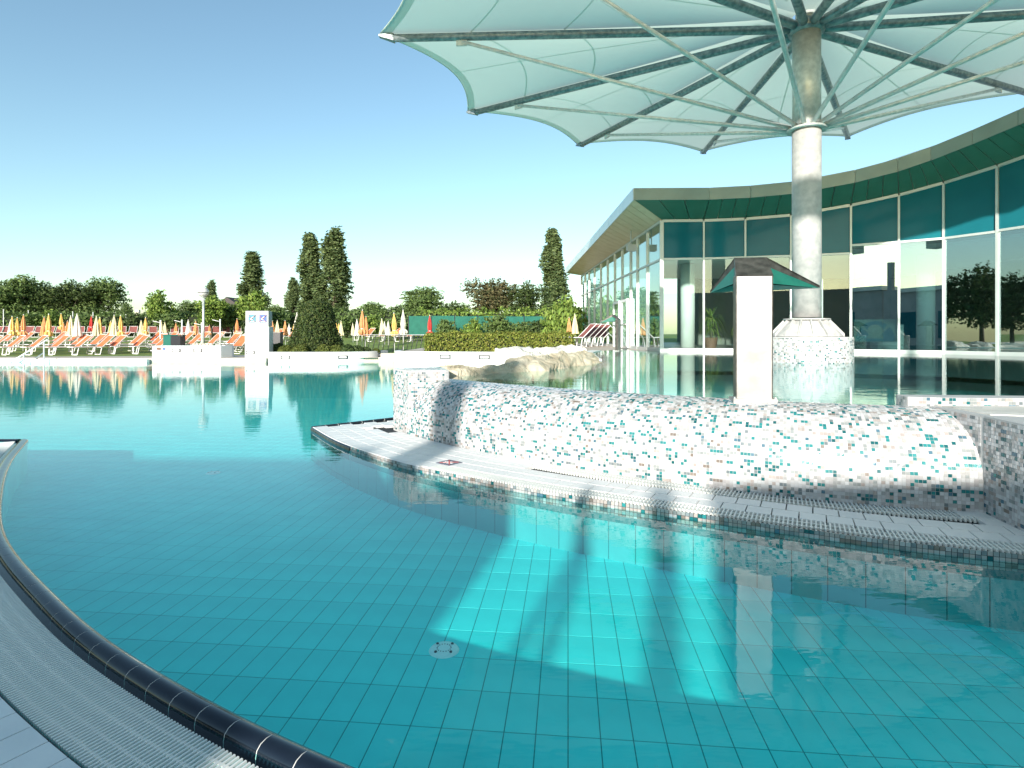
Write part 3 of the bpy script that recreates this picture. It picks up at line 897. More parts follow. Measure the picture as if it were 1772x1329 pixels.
# ------------------------------------------------------------------ the large canopy
PC = Vector((5.76, 11.3, 0))
def canopy(label, loc, full=True):
    t = thing('membrane_canopy', label, 'canopy', (0, 0, 0))
    RR, ZT, ZH, ZF = 8.54, 7.36, 7.16, 5.19
    n = 12
    # pillar
    MB().tube([(0, 0, 1.52), (0, 0, ZF - .02)], 0.262, 40).build('pillar', M['pillar'], t)
    MB().tube([(0, 0, ZF + .02), (0, 0, ZH - .10)], 0.255, 40).build('upper_pillar', M['galv'], t)
    MB().tube([(0, 0, ZH + .09), (0, 0, ZH + .75)], 0.20, 24).build('mast_head', M['galv'], t)
    MB().lathe([(.2, -.02), (.355, -.02), (.355, .02), (.2, .02)], (0, 0, ZF), 36).build('strut_flange', M['galv'], t)
    MB().lathe([(.2, -.10), (.31, -.10), (.345, -.03), (.345, .09), (.2, .09)], (0, 0, ZH), 36).build('rib_flange', M['galv_rib'], t)
    # foot: ribbed cone on a mosaic drum
    co = MB().lathe([(.30, 1.50), (.42, 1.50), (.42, 1.475), (.34, 1.47), (.62, 1.20), (.64, 1.175), (.64, 1.15), (.2, 1.15)], (0, 0, 0), 40).build('foot_cone', M['pillar'], t)
    for k in range(16):
        a = 2 * math.pi * k / 16 + .1
        c_, s_ = math.cos(a), math.sin(a)
        w_ = .012
        vs = []
        for sg_ in (-1, 1):
            for r_, z in ((.30, 1.472), (.42, 1.472), (.655, 1.21), (.655, 1.152), (.55, 1.152)):
                vs.append((c_ * r_ - s_ * w_ * sg_, s_ * r_ + c_ * w_ * sg_, z))
        MB().add(vs, [(4, 3, 2, 1, 0), (5, 6, 7, 8, 9)] + [(j, (j + 1) % 5, 5 + (j + 1) % 5, 5 + j) for j in range(5)]).build('gusset', M['pillar'], co)
    dr = MB().lathe([(.001, 1.145), (.79, 1.145), (.80, 1.135), (.80, -.6)], (0, 0, 0), 60).build('foot_drum', M['mosaic_grout'], t)
    if full:
        def dfn(s, t_):
            a = s / .80
            return np.stack([.80 * np.cos(a), .80 * np.sin(a), .50 + t_], -1)
        mosaic('mosaic_tiling', dfn, 2 * math.pi * .80, .64, 0.030, dr, None, (0.50, 0.24, 0.08, .04, .08, .06, .02, .02, .01, .01))
    rib_me, strut_me, plate_me = None, None, None
    PHI0 = R(25)
    tipz = ZT - ZH
    sj = 0.80
    for k in range(n):
        a = PHI0 + 2 * math.pi * k / n
        if rib_me is None:
            m1 = MB()
            m1.tube([(.24, 0, 0), (.45, 0, tipz * .05), (RR * .6, 0, tipz * .6), (RR - .28, 0, tipz * .965)], [.07, .085, .085, .078], 14)
            m1.add([(RR - .30, -.078, tipz - .085), (RR - .30, .078, tipz - .085), (RR - .30, .07, tipz + .07), (RR - .30, -.07, tipz + .07), (RR + .02, -.05, tipz + .03), (RR + .02, .05, tipz + .03), (RR + .02, .05, tipz + .07), (RR + .02, -.05, tipz + .07)],
                   [(3, 2, 1, 0), (4, 5, 6, 7), (0, 1, 5, 4), (1, 2, 6, 5), (2, 3, 7, 6), (3, 0, 4, 7)])
            rib_me = m1.mesh('rib', M['galv_rib'])
            strut_me = MB().tube([(.30, 0, ZF - ZH + .05), (RR * sj, 0, tipz * sj - .10)], [.042, .038], 10).mesh('strut', M['strut'])
            plate_me = MB().box(RR * sj - .12, RR * sj + .10, -.02, .02, tipz * sj - .19, tipz * sj - .06).mesh('joint_plate', M['galv'])
        for nm, me in (('rib', rib_me), ('strut', strut_me), ('joint_plate', plate_me)):
            o = link(nm, me, t)
            o.location = (0, 0, ZH)
            o.rotation_euler = (0, 0, a)
    # membrane: one panel per bay
    nr, na = 26, 18
    up = 0.10
    vs = []
    half = math.pi / n
    edge_sag = 0.62
    pan = np.zeros((na + 1, nr + 1, 3))
    pitch_h = lambda r: 0
    for i in range(na + 1):
        b = -half + 2 * half * i / na
        q = i / na
        bow = 4 * q * (1 - q)
        # chord point between the two tips, pulled in toward the mast
        t0 = np.array([RR * math.cos(-half), RR * math.sin(-half)]); t1 = np.array([RR * math.cos(half), RR * math.sin(half)])
        ep = t0 * (1 - q) + t1 * q
        ep = ep * (1 - edge_sag * bow / np.linalg.norm(ep))
        for j in range(nr + 1):
            f = j / nr
            rr_ = .26 + (np.linalg.norm(ep) - .26) * f
            d = ep / np.linalg.norm(ep)
            zr = ZH + tipz * (rr_ / RR) + up + .14 * (1 - f) ** 4
            z = zr + bow * (0.09 * math.sin(math.pi * min(1, f * 1.02)) + .05 * f)
            pan[i, j] = (d[0] * rr_, d[1] * rr_, z)
    pv = pan.reshape(-1, 3)
    idx = np.arange((na + 1) * (nr + 1)).reshape(na + 1, nr + 1)
    pf = np.stack([idx[:-1, :-1], idx[:-1, 1:], idx[1:, 1:], idx[1:, :-1]], -1).reshape(-1, 4)
    pan_me = np_mesh('membrane_panel', pv, pf, M['membrane'], True)
    def ribbon(P, w, dz):
        P = np.array(P)
        d = np.gradient(P, axis=0); d /= np.linalg.norm(d, axis=1)[:, None]
        sd = np.cross(d, [0, 0, 1]); sd /= np.linalg.norm(sd, axis=1)[:, None]
        A, B = P + sd * w / 2, P - sd * w / 2
        A = A + [0, 0, dz]; B = B + [0, 0, dz]
        m_ = len(P)
        return np.vstack([A, B]), [(i, i + 1, m_ + i + 1, m_ + i) for i in range(m_ - 1)]
    sm = MB()
    for line in (pan[na // 2, 2:], pan[:, int(nr * .55)], pan[:, int(nr * .8)]):
        v_, f_ = ribbon(line, .035, -.004)
        sm.add(v_.tolist(), f_)
    seam_me = sm.mesh('seam', M['seam'])
    hm = MB()
    v_, f_ = ribbon(pan[:, nr] * np.array([.985, .985, 1]), .16, -.006)
    hm.add(v_.tolist(), f_)
    hm.tube([tuple(p) for p in pan[:, nr]], .016, 6)
    hem_me = hm.mesh('hem', M['seam'])
    for k in range(n):
        a = PHI0 + 2 * math.pi * (k + .5) / n
        for nm, me in (('membrane_panel', pan_me), ):
            p_ = link(nm, me, t)
            p_.rotation_euler = (0, 0, a)
            for nm2, me2 in (('seam', seam_me), ('edge_hem', hem_me)):
                o = bpy.data.objects.new(nm2, me2)
                COL.objects.link(o)
                o.parent = p_
    t.location = loc
    return t
can1 = canopy('huge pale green membrane canopy on a steel pillar standing in the upper pool', PC)

# ------------------------------------------------------------------ glass hall
hall = thing('bath_hall', 'curved glass bathing hall with green overhanging fascia and white aluminium mullions', 'building', (8.3, 17.3, 0.6))
ZB = 0.73
ZTOP = [4.73, 4.71, 4.71, 4.75, 4.93, 5.08, 5.25, 5.40, 5.54, 5.66, 5.76, 5.85]
ZTR = [3.53, 3.53, 3.53, 3.53, 3.76, 3.76, 3.76, 3.78, 3.80, 3.80, 3.80]
nF = len(FAC)
def dirs(pts):
    out = []
    for i in range(len(pts)):
        a = np.array(pts[max(i - 1, 0)]); b = np.array(pts[min(i + 1, len(pts) - 1)])
        d = (b - a) / np.linalg.norm(b - a)
        out.append(d)
    return out
FD = dirs(FAC)
FN = [np.array([d[1], -d[0]]) for d in FD]            # outward (toward the pool)
FN = [n_ if n_[1] < 0 else -n_ for n_ in FN]
def quad_panel(p, q, zp0, zq0, zp1, zq1, th_, nrm, inset=.0):
    """upright panel between plan points p,q"""
    p, q = np.array(p), np.array(q)
    d = (q - p) / np.linalg.norm(q - p)
    p = p + d * inset; q = q - d * inset
    n_ = np.array(nrm) * th_ / 2
    a, b, c, e = p + n_, q + n_, q - n_, p - n_
    return MB().prism([tuple(e), tuple(c), tuple(b), tuple(a)] if False else [tuple(a), tuple(b), tuple(c), tuple(e)], [zp0, zq0, zq0, zp0], [zp1, zq1, zq1, zp1])
for i in range(nF):
    ang_ = math.atan2(FD[i][1], FD[i][0])
    w_ = 0.055 if i in (0,) else 0.026
    MB().obox(FAC[i], ang_, w_, 0.06, ZB - .08, ZTOP[i] - .02).build('mullion', M['frame'], hall)
for i in range(nF - 1):
    p, q = FAC[i], FAC[i + 1]
    n_ = (FN[i] + FN[i + 1]); n_ = n_ / np.linalg.norm(n_)
    zt = ZTR[i]
    mirror = i >= 4
    quad_panel(p, q, ZB + .03, ZB + .03, zt - .03, zt - .03, .012, n_, .027).build('glass_pane', M['glass_mirror'] if mirror else M['glass'], hall)
    quad_panel(p, q, zt + .03, zt + .03, ZTOP[i] - .05, ZTOP[i + 1] - .05, .012, n_, .027).build('spandrel_pane', M['spandrel'], hall)
    for z0, z1, z2, z3, nm in ((ZB - .08, ZB - .08, ZB + .03, ZB + .03, 'sill'), (zt - .03, zt - .03, zt + .03, zt + .03, 'transom'), (ZTOP[i] - .05, ZTOP[i + 1] - .05, ZTOP[i] + .03, ZTOP[i + 1] + .03, 'head_rail')):
        quad_panel(p, q, z0, z1, z2, z3, .09, n_, .027).build(nm, M['frame'], hall)
    quad_panel(p, q, UZ - .6, UZ - .6, ZB - .085, ZB - .085, .16, n_, -.01).build('plinth', M['frame_dark'], hall)
# eaves: offset line
OV = 1.10
EAV = [np.array((3.56, 16.9))] + [np.array(FAC[i]) + FN[i] * OV for i in range(1, nF)]
ZS = [5.12] + [z + .39 for z in ZTOP[1:]]
FH = 0.345
for i in range(nF - 1):
    a, b = EAV[i], EAV[i + 1]
    n_ = FN[i] if i else np.array((0.05, -1.0))
    d = (b - a) / np.linalg.norm(b - a)
    quad_panel(a, b, ZS[i], ZS[i + 1], ZS[i] + FH, ZS[i + 1] + FH, .03, np.array([d[1], -d[0]]), .006).build('fascia_panel', M['fascia'], hall)
    # soffit boards, two per bay
    nb = 3
    for k in range(nb):
        f0, f1 = k / nb + .008, (k + 1) / nb - .008
        fa, fb = np.array(FAC[i]), np.array(FAC[i + 1])
        P = [fa + (fb - fa) * f0, fa + (fb - fa) * f1, a + (b - a) * f1, a + (b - a) * f0]
        zz = [ZTOP[i] + (ZTOP[i + 1] - ZTOP[i]) * f0 + .03, ZTOP[i] + (ZTOP[i + 1] - ZTOP[i]) * f1 + .03, ZS[i] + (ZS[i + 1] - ZS[i]) * f1 + .012, ZS[i] + (ZS[i + 1] - ZS[i]) * f0 + .012]
        MB().add([(P[j][0], P[j][1], zz[j]) for j in range(4)] + [(P[j][0], P[j][1], zz[j] + .02) for j in range(4)],
                 [(0, 1, 2, 3), (7, 6, 5, 4), (0, 4, 5, 1), (1, 5, 6, 2), (2, 6, 7, 3), (3, 7, 4, 0)]).build('soffit_board', M['soffit'], hall)
# left flank
LY = [18.0, 19.57, 20.9, 21.9, 23.3, 24.7, 26.2, 27.8, 29.5, 31.1, 32.4, 33.7]
LF = [(4.66 - .038 * (y - 18), y) for y in LY]
LT = [4.73 - (y - 18) * .0095 for y in LY]
LR = [3.53 - (y - 18) * .006 for y in LY]
ln = np.array((-1.0, -.038)); ln /= np.linalg.norm(ln)
for i in range(1, len(LF)):
    MB().obox(LF[i], R(92.2), .030, .055, ZB - .1, LT[i] - .02).build('mullion', M['frame'], hall)
for i in range(len(LF) - 1):
    p, q = LF[i], LF[i + 1]
    quad_panel(p, q, ZB + .03, ZB + .03, LR[i] - .03, LR[i + 1] - .03, .012, ln, .034).build('glass_pane', M['glass_mirror'], hall)
    quad_panel(p, q, LR[i] + .03, LR[i + 1] + .03, LT[i] - .05, LT[i + 1] - .05, .012, ln, .034).build('upper_pane', M['glass_mirror'], hall)
    for z0, z1, z2, z3, nm in ((ZB - .1, ZB - .1, ZB + .03, ZB + .03, 'sill'), (LR[i] - .03, LR[i + 1] - .03, LR[i] + .03, LR[i + 1] + .03, 'transom'), (LT[i] - .05, LT[i + 1] - .05, LT[i] + .03, LT[i + 1] + .03, 'head_rail')):
        quad_panel(p, q, z0, z1, z2, z3, .09, ln, .031).build(nm, M['frame'], hall)
e0, e1 = np.array((3.56, 16.9)), np.array((3.22, 34.3))
z0s, z1s = 5.12, 4.80
nL = 9
for i in range(nL):
    f0, f1 = i / nL + .0004, (i + 1) / nL - .0004
    a, b = e0 + (e1 - e0) * f0, e0 + (e1 - e0) * f1
    za, zb = z0s + (z1s - z0s) * f0, z0s + (z1s - z0s) * f1
    quad_panel(a, b, za, zb, za + FH, zb + FH, .03, ln, .004).build('fascia_panel', M['fascia_pale'], hall)
nS = 30
for i in range(nS):
    f0, f1 = i / nS + .0006, (i + 1) / nS - .0006
    ia, ib = np.array((4.66, 18.0)) + (np.array(LF[-1]) - np.array(LF[0])) * f0, np.array((4.66, 18.0)) + (np.array(LF[-1]) - np.array(LF[0])) * f1
    oa, ob = e0 + (e1 - e0) * f0, e0 + (e1 - e0) * f1
    zi0, zi1 = LT[0] + (LT[-1] - LT[0]) * f0 + .03, LT[0] + (LT[-1] - LT[0]) * f1 + .03
    zo0, zo1 = z0s + (z1s - z0s) * f0 + .012, z0s + (z1s - z0s) * f1 + .012
    V = [(*ia, zi0), (*ib, zi1), (*ob, zo1), (*oa, zo0)]
    MB().add(V + [(x, y, z + .02) for x, y, z in V], [(3, 2, 1, 0), (4, 5, 6, 7), (1, 5, 4, 0), (2, 6, 5, 1), (3, 7, 6, 2), (0, 4, 7, 3)]).build('soffit_board', M['soffit_bounce'], hall)
# roof, interior
rp = [tuple(e1)] + [tuple(e) for e in [e0] + EAV[1:]] + [(22, 10), (24, 34.5)]
rz = [z1s + FH] + [z0s + FH] + [z + FH for z in ZS[1:]] + [6.3, 5.6]
MB().prism(rp, [z - .06 for z in rz], [z - .005 for z in rz]).build('roof', M['fascia_pale'], hall)
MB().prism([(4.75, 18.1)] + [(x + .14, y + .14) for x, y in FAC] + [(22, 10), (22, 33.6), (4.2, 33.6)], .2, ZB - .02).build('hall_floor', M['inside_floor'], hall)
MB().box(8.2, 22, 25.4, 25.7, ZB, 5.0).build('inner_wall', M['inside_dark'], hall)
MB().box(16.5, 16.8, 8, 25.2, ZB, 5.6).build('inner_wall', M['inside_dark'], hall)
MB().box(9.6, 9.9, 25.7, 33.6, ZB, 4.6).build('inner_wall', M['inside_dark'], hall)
MB().prism([(4.9, 18.3)] + [(x + .3, y + .3) for x, y in FAC] + [(16.4, 10), (16.4, 25.3), (4.9, 25.3)], 3.62, 3.70).build('inner_ceiling', M['white'], hall)
for (X, Y) in ((6.05, 19.9), (9.6, 19.2), (12.6, 17.6), (13.9, 14.8), (6.0, 24.2)):
    MB().tube([(X, Y, ZB), (X, Y, 3.60)], .24, 24).build('column', M['white'], hall)
MB().box(9.35, 9.85, 18.3, 18.36, 1.15, 2.95).build('white_board', M['white'], hall)
MB().box(8.55, 9.5, 17.75, 17.8, 1.1, 1.95).build('white_board', M['white'], hall)
MB().box(11.4, 12.2, 18.0, 18.4, ZB, 1.5).build('counter', M['white'], hall)
# door frame standing in the left flank
door = thing('glass_door', 'white framed glass double door in the long side of the hall', 'door', (4.3, 22.6, ZB))
for y0, y1 in ((22.0, 23.25), (23.4, 24.65)):
    xd = 4.66 - .038 * (y0 - 18) - .10
    for ya in (y0, y1):
        MB().box(xd - .05, xd + .03, ya - .05, ya + .05, ZB - .06, 2.55).build('door_post', M['sign_white'], door)
    MB().box(xd - .045, xd + .025, y0 + .051, y1 - .051, 2.45, 2.545).build('head_rail', M['sign_white'], door)
    MB().box(xd - .02, xd, y0 + .06, y1 - .06, ZB, 2.44).build('pane', M['glass'], door)
    MB().box(xd - .07, xd - .03, y0 + .1, y1 - .1, 1.55, 1.60).build('push_bar', M['frame'], door)
# poster in the window
t = thing('window_poster', 'teal fan-shaped poster with a pale disc behind the hall window', 'poster', (10.35, 16.55, 1.1))
a0, a1 = np.array(FAC[4]) + np.array((.13, .10)), np.array(FAC[5]) + np.array((.05, .12))
dd = (a1 - a0) / np.linalg.norm(a1 - a0); pn = np.array((dd[1], -dd[0])); pn = pn if pn[1] < 0 else -pn
c0 = (a0 + a1) / 2
def pp(u, z, k): 
    q = c0 + dd * u + pn * k
    return (q[0], q[1], z)
def flat(pts, k):
    m_ = MB(); n0 = len(pts)
    m_.add([pp(u, z, k) for u, z in pts] + [pp(u, z, k - .006) for u, z in pts], [tuple(range(n0)), tuple(range(2 * n0 - 1, n0 - 1, -1))] + [(i, n0 + i, n0 + (i + 1) % n0, (i + 1) % n0) for i in range(n0)])
    return m_
flat([(-.52, .98), (.52, .98), (.52, 1.62), (-.52, 1.62)], 0).build('sheet', M['poster'], t)
for b0, b1 in ((0, 42), (52, 128), (138, 180)):
    pts = [(.47 * math.cos(R(x)), 1.05 + .52 * math.sin(R(x))) for x in np.linspace(b0, b1, 9)] + [(.20 * math.cos(R(x)), 1.05 + .22 * math.sin(R(x))) for x in np.linspace(b1, b0, 9)]
    flat(pts, .008).build('fan_segment', M['poster_blue'], t)
flat([(-.47, .99), (.47, .99), (.47, 1.07), (-.47, 1.07)], .008).build('fan_base', M['poster_blue'], t)
flat([(.19 * math.cos(R(x)), 1.29 + .18 * math.sin(R(x))) for x in range(0, 360, 15)], .016).build('pale_disc', M['poster_disc'], t)
# speaker and bracket under the eave
t = thing('eave_floodlight', 'small floodlight box hung under the tan eave on a thin rod', 'floodlight', (4.2, 20.5, 4.0))
MB().tube([(4.2, 20.4, 4.92), (4.2, 20.4, 4.3)], .02, 8).build('rod', M['frame'], t)
MB().box(4.05, 4.35, 20.25, 20.5, 4.12, 4.34).build('housing', M['sign_panel'], t)

# ------------------------------------------------------------------ terrain, paving, far decks
gx = np.linspace(-420, 420, 120)
gy = np.concatenate([np.linspace(25.05, 80, 56), np.linspace(84, 900, 40)])
Xg, Yg = np.meshgrid(gx, gy)
def gz(X, Y):
    return 0.16 + 0.80 * np.clip((Y - 30) / 22, 0, 1) ** 1.2
Zg = gz(Xg, Yg)
ii = np.arange(Xg.size).reshape(Xg.shape)
ff = np.stack([ii[:-1, :-1], ii[:-1, 1:], ii[1:, 1:], ii[1:, :-1]], -1).reshape(-1, 4)
props(link('lawn', np_mesh('lawn', np.stack([Xg, Yg, Zg], -1), ff, M['lawn'], True)), kind='structure')
MB().prism([(-75, 24.9), (-22, 24.9), (-15, 24.6), (-10.4, 24.4), (-10.4, 30), (-15.5, 27.2), (-24, 26.1), (-75, 26.0)], -1.0, 0.168).build('paving', M['paving'], kind='structure')
MB().prism([(-75, 24.6), (-22, 24.6), (-15.4, 24.35), (-15.4, 24.55), (-22, 24.88), (-75, 24.88)], -1.0, 0.13).build('pool_rim', M['white'], kind='structure')
MB().prism([(-4.15, 22.3), (-3.7, 20.6), (2.4, 19.4), (3.1, 20.5), (4.1, 33), (-4.15, 33)], -1.0, 0.56).build('terrace', M['paving'], kind='structure')
MB().prism([(2.3, 17.0), (2.9, 19), (4.55, 18.1), (4.2, 34), (2.8, 34), (2.2, 19)], -.5, .652).build('hall_terrace', M['paving'], kind='structure')
MB().prism([(-10.4, 25.3), (-4.2, 25.3), (-4.2, 33), (-10.4, 33)], -1.0, 0.162).build('planter_walk', M['paving'], kind='structure')

# ------------------------------------------------------------------ white walls, planters, sign pylon, lights
def light_slots(parent, spots):
    for (X, Y, Z, a_) in spots:
        MB().obox((X, Y), a_, .20, .014, Z - .075, Z + .075).build('light_frame', M['dark_metal'], parent)
        MB().obox((X, Y - .012), a_, .145, .012, Z - .034, Z + .034).build('light_lens', M['sign_white'], parent)
pw_ = Path2([(-10.35, 24.55), (-9.2, 24.5), (-7.8, 24.55), (-6.9, 24.9), (-6.2, 25.7), (-5.8, 27.0)], 100)
t = thing('planter_wall', 'white curved planter wall around the clipped yew cone', 'planter', (-8.5, 24.6, 0))
MB().prism(pw_.poly(0, 40) + pw_.poly(.18, 40)[::-1], -1.0, 0.435).build('wall', M['white'], t)
MB().prism(pw_.poly(.17, 40) + [(-6.2, 28.8), (-10.35, 28.8)], -.5, 0.36).build('soil', M['bark'], t)
light_slots(t, [(*pw_.at(.75, -.006), .21, 0), (*pw_.at(3.15, -.006), .21, pw_.ang(3.15)), (*pw_.at(5.2, -.006), .25, pw_.ang(5.2))])
wr = Path2([(-4.37, 22.2), (-4.3, 21.2), (-3.9, 20.4), (-3.0, 20.15), (-1.5, 19.9), (0.1, 19.5), (1.3, 19.2)], 120)
t = thing('hedge_wall', 'white curved wall below the clipped hedge, with slot lights', 'wall', (-2, 20, 0))
MB().prism(wr.poly(0, 50) + wr.poly(.2, 50)[::-1], -1.0, 0.585).build('wall', M['white'], t)
light_slots(t, [(*wr.at(3.55, -.006), .41, wr.ang(3.55)), (*wr.at(4.95, -.006), .41, wr.ang(4.95))])
t = thing('white_box', 'long low white box with slot lights on the paving by the green bin', 'box', (-14, 25.4, .168))
MB().box(-15.75, -12.75, 25.3, 26.2, .168, .68).build('body', M['white'], t)
MB().prism([(-12.75, 25.3), (-12.55, 25.9), (-12.6, 26.2), (-12.75, 26.2)], .168, .68).build('end_cheek', M['white'], t)
light_slots(t, [(-14.7, 25.29, .48, 0), (-13.75, 25.29, .48, 0)])
MB().box(-15.55, -15.37, 25.28, 25.3, .50, .62).build('notice', M['brown'], t)
MB().box(-15.32, -15.12, 25.28, 25.3, .40, .62).build('notice', M['sign_white'], t)
MB().box(-15.29, -15.15, 25.272, 25.283, .50, .60).build('notice_mark', M['sign_blue'], t)
# pylon
t = thing('sign_pylon', 'tall white sign pylon with two blue no-bathing pictograms, at the water', 'sign', (-11.2, 25.2, 0))
X0, X1, Yp = -11.55, -10.52, 25.0
MB().box(X0, X1, Yp, Yp + .45, -1.0, 1.52).build('shaft', M['white'], t)
MB().box(X0 + .015, X1 - .03, Yp + .02, Yp + .42, 1.54, 2.20).build('head_panel', M['sign_panel'], t)
for q, cx in enumerate((X0 + .30, X0 + .77)):
    MB().box(cx - .155, cx + .155, Yp + .004, Yp + .02, 1.70, 2.03).build('pictogram_plate', M['sign_blue' if q else 'sign_teal'], t)
    for (ax, az, w_, h_, rr) in ((.03, .05, .09, .045, 25), (-.03, -.02, .10, .04, -20), (.0, -.115, .20, .02, 0)):
        MB().add([(cx + ax + math.cos(R(rr)) * u * w_ / 2 - math.sin(R(rr)) * v * h_ / 2, y_, 1.865 + az + math.sin(R(rr)) * u * w_ / 2 + math.cos(R(rr)) * v * h_ / 2) for y_ in (Yp - .004, Yp + .004) for u, v in ((-1, -1), (1, -1), (1, 1), (-1, 1))],
                 [(0, 1, 2, 3), (7, 6, 5, 4), (0, 4, 5, 1), (1, 5, 6, 2), (2, 6, 7, 3), (3, 7, 4, 0)]).build('swimmer_mark', M['sign_white'], t)
    for sg_ in (-1, 1):
        MB().bar((cx - .15, Yp - .008 - .003 * (sg_ > 0), 1.865 - sg_ * .15), (cx + .15, Yp - .008 - .003 * (sg_ > 0), 1.865 + sg_ * .15), .008, .036, (0, 1, 0)).build('red_stroke', M['sign_red'], t)
rl = random.Random(4)
for k in range(9):
    z = 1.30 - k * .07
    x = X0 + .10
    while x < X0 + .42:
        w_ = rl.uniform(.03, .10)
        MB().box(x, x + w_, Yp - .004, Yp + .002, z - .014, z + .014).build('printed_word', M['sign_grey'], t)
        x += w_ + .03
light_slots(t, [(X0 + .23, Yp - .004, .40, 0)])

# steps by the planter
for k in range(2):
    MB().box(-5.75, -4.5, 24.9 + k * .4, 25.4 + k * .4, -.4, .20 + k * .15).build('stone_step', M['paving'], None, ['lower sand coloured stone step between planter and hedge wall', 'upper sand coloured stone step between planter and hedge wall'][k], 'step')

# ------------------------------------------------------------------ foliage
def leaves(pts, nrm, size, cols, seed, spread=.35):
    r_ = np.random.default_rng(seed)
    n = len(pts)
    nr_ = nrm + r_.normal(0, 0.75, (n, 3))
    nr_ /= np.linalg.norm(nr_, axis=1)[:, None]
    t_ = np.cross(nr_, r_.normal(0, 1, (n, 3)))
    t_ /= np.linalg.norm(t_, axis=1)[:, None] + 1e-9
    b_ = np.cross(nr_, t_)
    s = (size * r_.uniform(1 - spread, 1 + spread, n))[:, None]
    V = np.stack([pts - t_ * s, pts + b_ * s * .55, pts + t_ * s, pts - b_ * s * .55], 1).reshape(-1, 3)
    F = np.arange(4 * n).reshape(-1, 4)
    cols = np.array(cols)
    ci = r_.integers(0, len(cols), n)
    C = cols[ci] * r_.uniform(.75, 1.25, (n, 1))
    return V, F, C

def lobe_crown(lobes, n, size, cols, seed, fill=.75):
    """points spread through ellipsoid lobes (cx,cy,cz,rx,ry,rz), clumped"""
    r_ = np.random.default_rng(seed)
    L = np.array(lobes)
    w = (L[:, 3] * L[:, 4] * L[:, 5]) ** (2 / 3)
    k = r_.choice(len(L), n, p=w / w.sum())
    d = r_.normal(0, 1, (n, 3)); d /= np.linalg.norm(d, axis=1)[:, None]
    rad = fill + (1.06 - fill) * r_.random(n) ** .7
    # clumps: quantise directions so that leaves bunch
    d2 = d + .16 * np.sin(d * 9 + L[k][:, :3] * 2)
    rad = rad * (1 + .13 * np.sin(d[:, 0] * 8 + k) * np.sin(d[:, 1] * 7 + 2 * k) * np.sin(d[:, 2] * 8 + k))
    P = L[k][:, :3] + d2 * rad[:, None] * L[k][:, 3:]
    return leaves(P, d, size, cols, seed + 1)

GREEN_D = [(0.045, 0.075, 0.024), (0.068, 0.105, 0.030), (0.090, 0.128, 0.039), (0.033, 0.054, 0.019)]
GREEN_M = [(0.096, 0.152, 0.042), (0.136, 0.200, 0.054), (0.072, 0.120, 0.035), (0.160, 0.224, 0.080)]
GREEN_B = [(0.195, 0.285, 0.053), (0.150, 0.240, 0.045), (0.255, 0.330, 0.075), (0.112, 0.180, 0.038)]
GREEN_P = [(0.121, 0.173, 0.065), (0.173, 0.223, 0.092), (0.081, 0.126, 0.051)]
BROWNG = [(0.128, 0.112, 0.053), (0.098, 0.112, 0.045), (0.165, 0.143, 0.068), (0.068, 0.075, 0.033)]

def tree_proto(kind, seed, cols, h=7.0, w=5.0, n=5200, leaf=.13):
    r_ = random.Random(seed)
    tm = MB()
    lobes = []
    if kind == 'broad':
        tm.tube([(0, 0, 0), (.05, .03, h * .22), (.0, .1, h * .42)], [.20, .15, .10], 8)
        for k in range(11):
            a = r_.uniform(0, 6.28); rr = r_.uniform(.12, .36) * w; z = h * r_.uniform(.38, .82)
            s_ = r_.uniform(.15, .24) * w
            c = (rr * math.cos(a), rr * math.sin(a), z)
            lobes.append((*c, s_ * 1.15, s_ * 1.15, s_ * .85))
            tm.tube([(0, .05, h * r_.uniform(.2, .42)), (c[0] * .5, c[1] * .5, z * .78), c], [.08, .05, .02], 6)
        lobes.append((0, 0, h * .62, w * .24, w * .24, h * .25))
        lobes.append((0, 0, h * .84, w * .18, w * .18, h * .14))
    elif kind == 'poplar':
        tm.tube([(0, 0, 0), (0, 0, h * .5), (0, 0, h * .93)], [.22, .13, .03], 8)
        for k in range(95):
            f = r_.uniform(.03, .95); a = r_.uniform(0, 6.28)
            rr = w * .5 * (math.sin(math.pi * min(1, (f * .86 + .14)) ** .8) ** .7) * r_.uniform(.2, .66)
            c = (rr * math.cos(a), rr * math.sin(a), h * f)
            lobes.append((*c, w * .12, w * .12, h * .085))
            tm.tube([(0, 0, max(.2, h * f - 1.6)), c], [.04, .012], 5)
        lobes.append((0, 0, h * .94, w * .08, w * .08, h * .07))
        lobes.append((w * .1, 0, h * .9, w * .07, w * .07, h * .06))
    else:
        for k in range(6):
            a = r_.uniform(0, 6.28); rr = r_.uniform(0, .3) * w
            c = (rr * math.cos(a), rr * math.sin(a), h * r_.uniform(.3, .7))
            lobes.append((*c, w * .26, w * .26, h * .3))
            tm.tube([(0, 0, 0), c], [.04, .012], 5)
    V, F, C = lobe_crown(lobes, n, leaf, cols, seed, .35 if kind != 'poplar' else .3)
    V[:, 2] = np.maximum(V[:, 2], .05)
    return tm.mesh('trunk', M['bark']), np_mesh('crown', V, F, M['leaf'], False, C)

